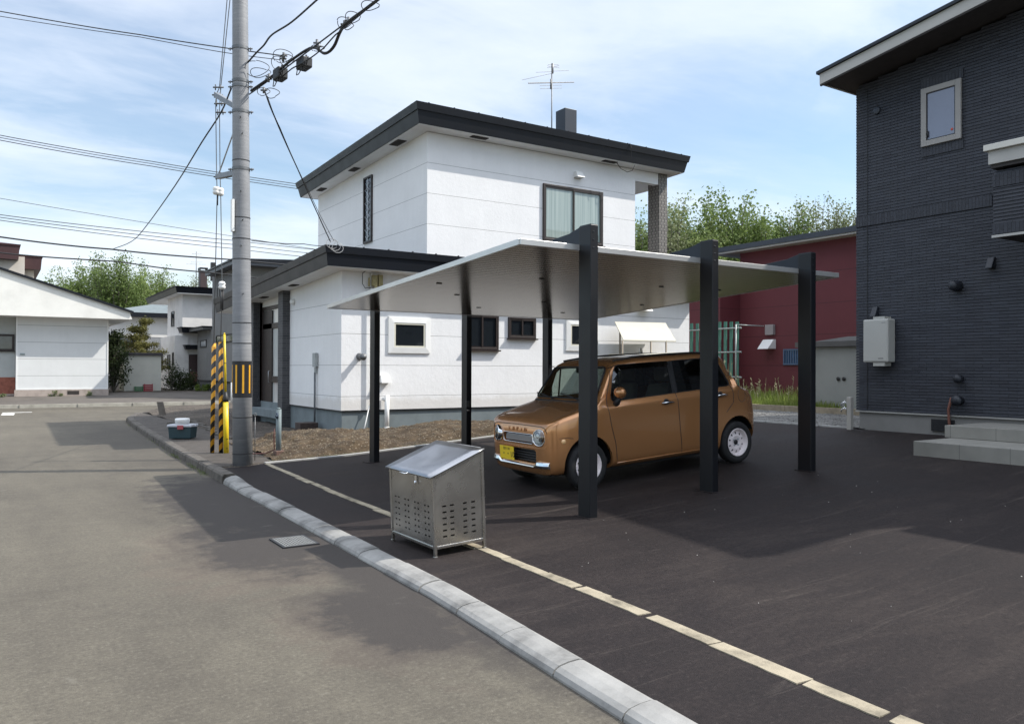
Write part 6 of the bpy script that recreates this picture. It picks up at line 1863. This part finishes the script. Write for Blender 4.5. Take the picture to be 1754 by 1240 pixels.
# ------------------------------------------------------------------ trees and plants
def leafm(name, c0, c1, c2):
    m, t, b = newmat(name)
    n = noisen(t, objco(t), 1.1, 5, .7)
    g = N(t, 'ShaderNodeNewGeometry')
    oi = N(t, 'ShaderNodeObjectInfo')
    k = M(t, 'ADD', M(t, 'MULTIPLY', n, .5), M(t, 'MULTIPLY', g.outputs['Random Per Island'], .3))
    k = M(t, 'ADD', k, M(t, 'MULTIPLY', M(t, 'SUBTRACT', oi.outputs['Random'], .2), .32))
    c = ramp(t, k, [(.25, c0), (.5, c1), (.75, c2)])
    t.links.new(c, b.inputs['Base Color'])
    b.inputs['Roughness'].default_value = .65
    b.inputs['Specular IOR Level'].default_value = .3
    tl = N(t, 'ShaderNodeBsdfTranslucent')
    t.links.new(c, tl.inputs[0])
    mx = N(t, 'ShaderNodeMixShader'); mx.inputs[0].default_value = .38
    o = t.nodes['Material Output']
    t.links.new(b.outputs[0], mx.inputs[1]); t.links.new(tl.outputs[0], mx.inputs[2]); t.links.new(mx.outputs[0], o.inputs[0])
    return m
m_leaf = leafm('spring_leaves', (.075, .115, .03), (.15, .21, .06), (.26, .32, .12))
m_leaf2 = leafm('olive_leaves', (.11, .135, .055), (.19, .22, .105), (.29, .315, .185))
m_needle = leafm('conifer_needles', (.05, .065, .018), (.12, .12, .035), (.20, .185, .06))
m_shrub = leafm('shrub_leaves', (.02, .032, .012), (.04, .058, .02), (.07, .09, .03))
m_grassl = leafm('grass_blades', (.10, .15, .03), (.18, .24, .05), (.30, .33, .10))
m_bark = mat('bark', (.13, .12, .10), .9, var=.3, vs=6)
def leaf_mesh(name, clusters, m, size, rnd, flat=0):
    vs, fs = [], []
    for (c, r, n) in clusters:
        for _ in range(n):
            d = Vector((rnd.gauss(0, 1), rnd.gauss(0, 1), rnd.gauss(0, 1)))
            p = c+d*r*.5
            u = Vector((rnd.gauss(0, 1), rnd.gauss(0, 1), rnd.gauss(0, 1)*(1-flat))).normalized()
            v = u.orthogonal().normalized()
            v = (v*math.cos(rnd.random()*6)+u.cross(v)*math.sin(rnd.random()*6)).normalized()
            s = size*rnd.uniform(.6, 1.3)
            i = len(vs)
            vs += [p-u*s*.5, p+v*s*.32, p+u*s*.5, p-v*s*.32]
            fs.append((i, i+1, i+2, i+3))
    me = bpy.data.meshes.new(name)
    me.from_pydata(vs, [], fs)
    me.materials.append(m)
    return me
def tree_meshes(seed, h, spread, m, leafs=5200, size=.26, up=.9):
    rnd = random.Random(seed)
    b = MB()
    top = Vector((rnd.uniform(-.3, .3), rnd.uniform(-.3, .3), h*.93))
    tr = [Vector((0, 0, -.3)), Vector((0, 0, h*.2)), top*.5+Vector((rnd.uniform(-.2, .2), 0, 0)), top]
    b.tube(tr, [h*.017, h*.014, h*.008, .02], 8)
    cl = []
    nl = 32
    tot = 0
    for i in range(nl):
        z = h*(.08+.60*(i+rnd.random())/nl)
        a = i*2.4+rnd.uniform(-.5, .5)
        base = Vector((0, 0, z))+Vector((top.x, top.y, 0))*z/h
        L = spread*(1.05-.75*(z/h))*rnd.uniform(.45, 1.15)
        rise = L*(.45+up)*rnd.uniform(.6, 1.5)+h*.07
        e = base+Vector((math.cos(a)*L, math.sin(a)*L, rise))
        if e.z > h: e.z = h*rnd.uniform(.93, 1.02)
        mid = base.lerp(e, .5)+Vector((math.cos(a), math.sin(a), -.6))*L*.22
        b.tube([base, mid, e], [h*.006, h*.004, .012], 5)
        # upright leafy plumes along the outer limb
        for k in range(5):
            t_ = .35+.65*k/4
            q = base.lerp(mid, t_*2) if t_ < .5 else mid.lerp(e, t_*2-1)
            ph = rnd.uniform(.8, 2.1)
            tip = q+Vector((rnd.gauss(0, .18), rnd.gauss(0, .18), ph))
            b.tube([q, tip], [.02, .005], 4)
            n = leafs/nl/5*rnd.uniform(.4, 1.5)
            for s_ in range(4):
                f = s_/3
                cl.append((q.lerp(tip, f)+Vector((rnd.gauss(0, .12), rnd.gauss(0, .12), 0)), 1.05*(1-f*.5)*rnd.uniform(.7, 1.2), int(n/4*(1.3-f*.7))))
    return b, leaf_mesh('crown', cl, m, size, rnd)
def make_tree(seed, h, spread, m, label, group, name='tree', **kw):
    t = thing(name, label, 'tree', (0, 0, 0), group)
    b, lm = tree_meshes(seed, h, spread, m, **kw)
    b.build('trunk', m_bark, t, local=True)
    o = bpy.data.objects.new('crown', lm); C.objects.link(o); o.parent = t
    return t
protos = [make_tree(1, 13, 2.6, m_leaf, '', None, leafs=19000, size=.22), make_tree(2, 13.5, 2.0, m_leaf2, '', None, leafs=14000, size=.19, up=1.3), make_tree(3, 12.5, 3.0, m_leaf, '', None, leafs=22000, size=.22), make_tree(4, 14, 1.8, m_leaf2, '', None, leafs=11000, size=.18, up=1.8)]
hts = [13, 13.5, 12.5, 14]
used = set()
ORD = ['first', 'second', 'third', 'fourth', 'fifth', 'sixth', 'seventh', 'eighth', 'ninth', 'tenth', 'eleventh', 'twelfth', 'thirteenth', 'fourteenth', 'fifteenth', 'sixteenth']
def plant(k, px, py, d, rot, label, group, sxy=1.0):
    p = atD(px, py, d)
    z0 = .4
    s = (p.z-z0)/hts[k]*.94
    if k in used: o = copy_tree(protos[k])
    else: o = protos[k]; used.add(k)
    o.location = (p.x, p.y, z0)
    o.scale = (s*sxy, s*sxy, s)
    o.rotation_euler = (0, 0, rot)
    o['label'] = label; o['group'] = group; o['category'] = 'tree'
LT = [(112, 450, 82, 0), (150, 446, 84, 2), (182, 440, 78, 3), (205, 436, 76, 2), (232, 446, 80, 0), (258, 456, 84, 2), (282, 462, 88, 1), (322, 466, 90, 1), (346, 458, 92, 3), (86, 492, 96, 0)]
for i, (px, py, d, k) in enumerate(sorted(LT)):
    plant(k, px, py, d, i*1.3, ORD[i]+' leafy tree from the left in the row above the far sheds', 'trees beyond the far sheds', 1.0)
RTs = [(1098, 346, 62, 1), (1120, 362, 60, 2), (1150, 318, 58, 3), (1168, 356, 60, 0), (1196, 338, 62, 2), (1222, 362, 58, 0), (1246, 340, 60, 2), (1270, 350, 63, 0), (1290, 372, 60, 2), (1326, 350, 66, 1), (1346, 334, 63, 0), (1374, 324, 64, 3), (1394, 358, 66, 1), (1418, 318, 62, 3), (1440, 344, 64, 1), (1459, 326, 62, 3)]
for i, (px, py, d, k) in enumerate(RTs):
    plant(k, px, py, d, i*2.1+.5, ORD[i]+' tall spring-green tree from the left in the row above the red house', 'trees beyond the red house', 1.05)
# conifer behind the small shed
cb2 = Vector((6.75, 46.2, .43))
CN = thing('conifer', 'spreading conifer with layered branches behind the small white shed', 'tree', cb2)
rnd = random.Random(8)
b = MB(); b.tube([(0, 0, 0), (0.05, 0, 1.6), (-.05, 0, 3.6)], [.12, .08, .02], 8)
cl = []
for i in range(34):
    lay = i//5; z = .9+.44*lay+rnd.uniform(-.05, .05); L = (1.75-.22*lay)*rnd.uniform(.7, 1.12)
    a = rnd.random()*6.283
    e = Vector((math.cos(a)*L, math.sin(a)*L, z+L*.16))
    b.tube([(0, 0, z-.1), tuple(Vector((0, 0, z)).lerp(e, .6)-Z*.05), tuple(e)], [.03, .02, .008], 5)
    for k in range(6):
        t_ = .25+.75*k/5
        cl.append((Vector((0, 0, z)).lerp(e, t_), .17, 75))
b.build('trunk', m_bark, CN, local=True)
lm = leaf_mesh('crown', [(Vector((c.x, c.y, c.z)), r, n) for c, r, n in cl], m_needle, .085, rnd)
for v in lm.vertices: pass
o = bpy.data.objects.new('crown', lm); C.objects.link(o); o.parent = CN
def shrub(loc, w, h, n, m, label, size=.09, name='shrub', cat='shrub', seed=1, sq=1.0):
    rnd = random.Random(seed)
    t = thing(name, label, cat, loc)
    cl = []
    b = MB()
    for i in range(max(6, int(n/60))):
        a = rnd.random()*6.283; r_ = w*.5*rnd.random()**.5; z = h*rnd.uniform(.15, .9)
        f = (1-(z/h)**2)**.5 if z < h else .1
        p = Vector((math.cos(a)*r_*f*sq, math.sin(a)*r_*f, z))
        b.tube([(0, 0, 0), tuple(p*.6+Vector((0, 0, .05))), tuple(p)], [.015, .01, .004], 4)
        cl.append((p, min(w, h)*.28, int(60)))
    b.build('stem', m_bark, t, local=True)
    o = bpy.data.objects.new('foliage', leaf_mesh('foliage', cl, m, size, rnd)); C.objects.link(o); o.parent = t
    return t
shrub((4.95, 42.0, .42), 1.1, 3.0, 4200, m_shrub, 'tall dark shrub between the low gabled house and the small shed', .11, seed=3)
shrub((8.3, 43.6, .42), 1.7, .95, 2600, m_shrub, 'low dark bush at the right of the small shed', .09, seed=4)
shrub((7.75, 43.3, .42), .9, 1.5, 700, m_shrub, 'sparse dark plant against the curved porch wall', .07, seed=6)
shrub((9.0, 42.3, .42), 1.3, .32, 1500, m_grassl, 'bright green clump in front of the dark porch door', .08, seed=5, cat='plant')
shrub((2.45, 39.8, .3), .55, .25, 500, m_leaf2, 'dusty weed at the foot of the low gabled house wall', .05, seed=7, cat='plant')
shrub((3.75, 39.85, .3), .35, .25, 300, m_leaf2, 'smaller weed near the corner of the low gabled house', .05, seed=9, cat='plant')
shrub((.55, 39.8, .3), .6, .16, 300, m_leaf2, 'flat dry weed at the left foot of the low gabled house', .05, seed=10, cat='plant')
# grass and tall weeds in front of the red house (nobody could count them)
rnd = random.Random(21)
b = MB()
def blade(b, x, y, z, h, w, lean):
    a = rnd.random()*6.283
    dx, dy = math.cos(a)*w, math.sin(a)*w
    lx, ly = rnd.gauss(0, lean)*h, rnd.gauss(0, lean)*h
    b.face([(x-dx, y-dy, z), (x+dx, y+dy, z), (x+dx*.5+lx*.5, y+dy*.5+ly*.5, z+h*.6), (x+lx, y+ly, z+h), (x-dx*.5+lx*.5, y-dy*.5+ly*.5, z+h*.6)])
for i in range(9000):
    x = 15.6+2.6*rnd.random()**1.4; y = rnd.uniform(11.0, 17.5)
    d = .5+.5*noise.noise(Vector((x*1.5, y*1.2, 0)))
    if rnd.random() > d+.25: continue
    blade(b, x, y, .70, rnd.uniform(.06, .22)*(1+.7*max(0, x-16)), rnd.uniform(.006, .014), .25)
tag(b.build('grass', m_grassl, recalc=False), 'uneven green grass and weeds in front of the dark red house', 'grass', kind='stuff')
b = MB()
for i in range(70):
    x = rnd.uniform(16.3, 17.6); y = rnd.uniform(11.6, 16.8) if i < 50 else rnd.uniform(15.2, 16.3); h = rnd.uniform(.35, .75) if i < 50 else rnd.uniform(.7, 1.15)
    lx, ly = rnd.gauss(0, .06), rnd.gauss(0, .06)
    b.tube([(x, y, .68), (x+lx*.5, y+ly*.5, .68+h*.5), (x+lx, y+ly, .68+h)], [.010, .008, .004], 4)
    for k in range(rnd.randint(2, 7)):
        t_ = rnd.uniform(.5, 1); p = Vector((x+lx*t_, y+ly*t_, .68+h*t_)); b.tube([p, p+Vector((rnd.gauss(0, .05), rnd.gauss(0, .05), .05))], [.008, .003], 4)
tag(b.build('weed_stalks', mat('dry_stalks', (.30, .28, .16), .8, var=.2, vs=9), recalc=False), 'tall dry weed stalks standing in the grass by the red house', 'weeds', kind='stuff')
# small weeds in the gutter of the old kerb
b = MB()
for i in range(260):
    y = rnd.choice([rnd.gauss(13.6, .25), rnd.gauss(15.4, .3), rnd.gauss(12.7, .15), rnd.uniform(12, 25)])
    blade(b, kx(y)-.02+rnd.gauss(0, .03), y, .0, rnd.uniform(.02, .07), .004, .5)
for i in range(500):
    y = rnd.gauss(12.99, .03); x = rnd.uniform(3.8, 8)
    blade(b, x, y, lot(x), rnd.uniform(.015, .05), .004, .5)
tag(b.build('gutter_weeds', m_leaf2, recalc=False), 'tiny weeds growing along the old kerb gutter', 'weeds', kind='stuff')
# stones scattered on the bare soil and leaf litter on the parking area
rnd = random.Random(33)
def stones(name, label, n, pos, smin, smax, m):
    vs, fs = [], []
    for i in range(n):
        x, y, z = pos()
        s = rnd.uniform(smin, smax)
        k = len(vs)
        for d in ((1, 0, 0), (0, 1, 0), (-1, 0, 0), (0, -1, 0), (0, 0, .7), (0, 0, -.5)):
            vs.append((x+d[0]*s*rnd.uniform(.6, 1.3), y+d[1]*s*rnd.uniform(.6, 1.3), z+d[2]*s))
        for a, c in ((0, 1), (1, 2), (2, 3), (3, 0)):
            fs.append((k+a, k+c, k+4)); fs.append((k+c, k+a, k+5))
    me = bpy.data.meshes.new(name); me.from_pydata(vs, [], fs); me.materials.append(m)
    o = bpy.data.objects.new(name, me); C.objects.link(o)
    tag(o, label, 'stones', kind='stuff')
m_stone = mat('pebbles', (.16, .13, .09), .9, var=.4, vs=3)
def ps():
    x = rnd.uniform(4.0, 12.3); y = 12.97+3.0*rnd.random(); return x, y, soilz(x, y)+.003
stones('pebbles', 'small pebbles scattered over the bare soil by the white house', 2600, ps, .006, .024, m_stone)
def pg():
    x = rnd.uniform(12.3, 15.4); y = rnd.uniform(8.2, 13.1); return x, y, .628
stones('gravel_stones', 'loose grey gravel between the parking area and the shed', 7000, pg, .012, .032, mat('grey_pebbles', (.20, .195, .185), .9, var=.4, vs=3))
def pd():
    x = rnd.uniform(3.5, 9); y = rnd.uniform(.5, 7); return x, y, lot(x)+.002
stones('grit', 'scattered pale grit on the fresh asphalt', 45, pd, .002, .006, mat('pale_grit', (.6, .58, .52), .8, var=.1))
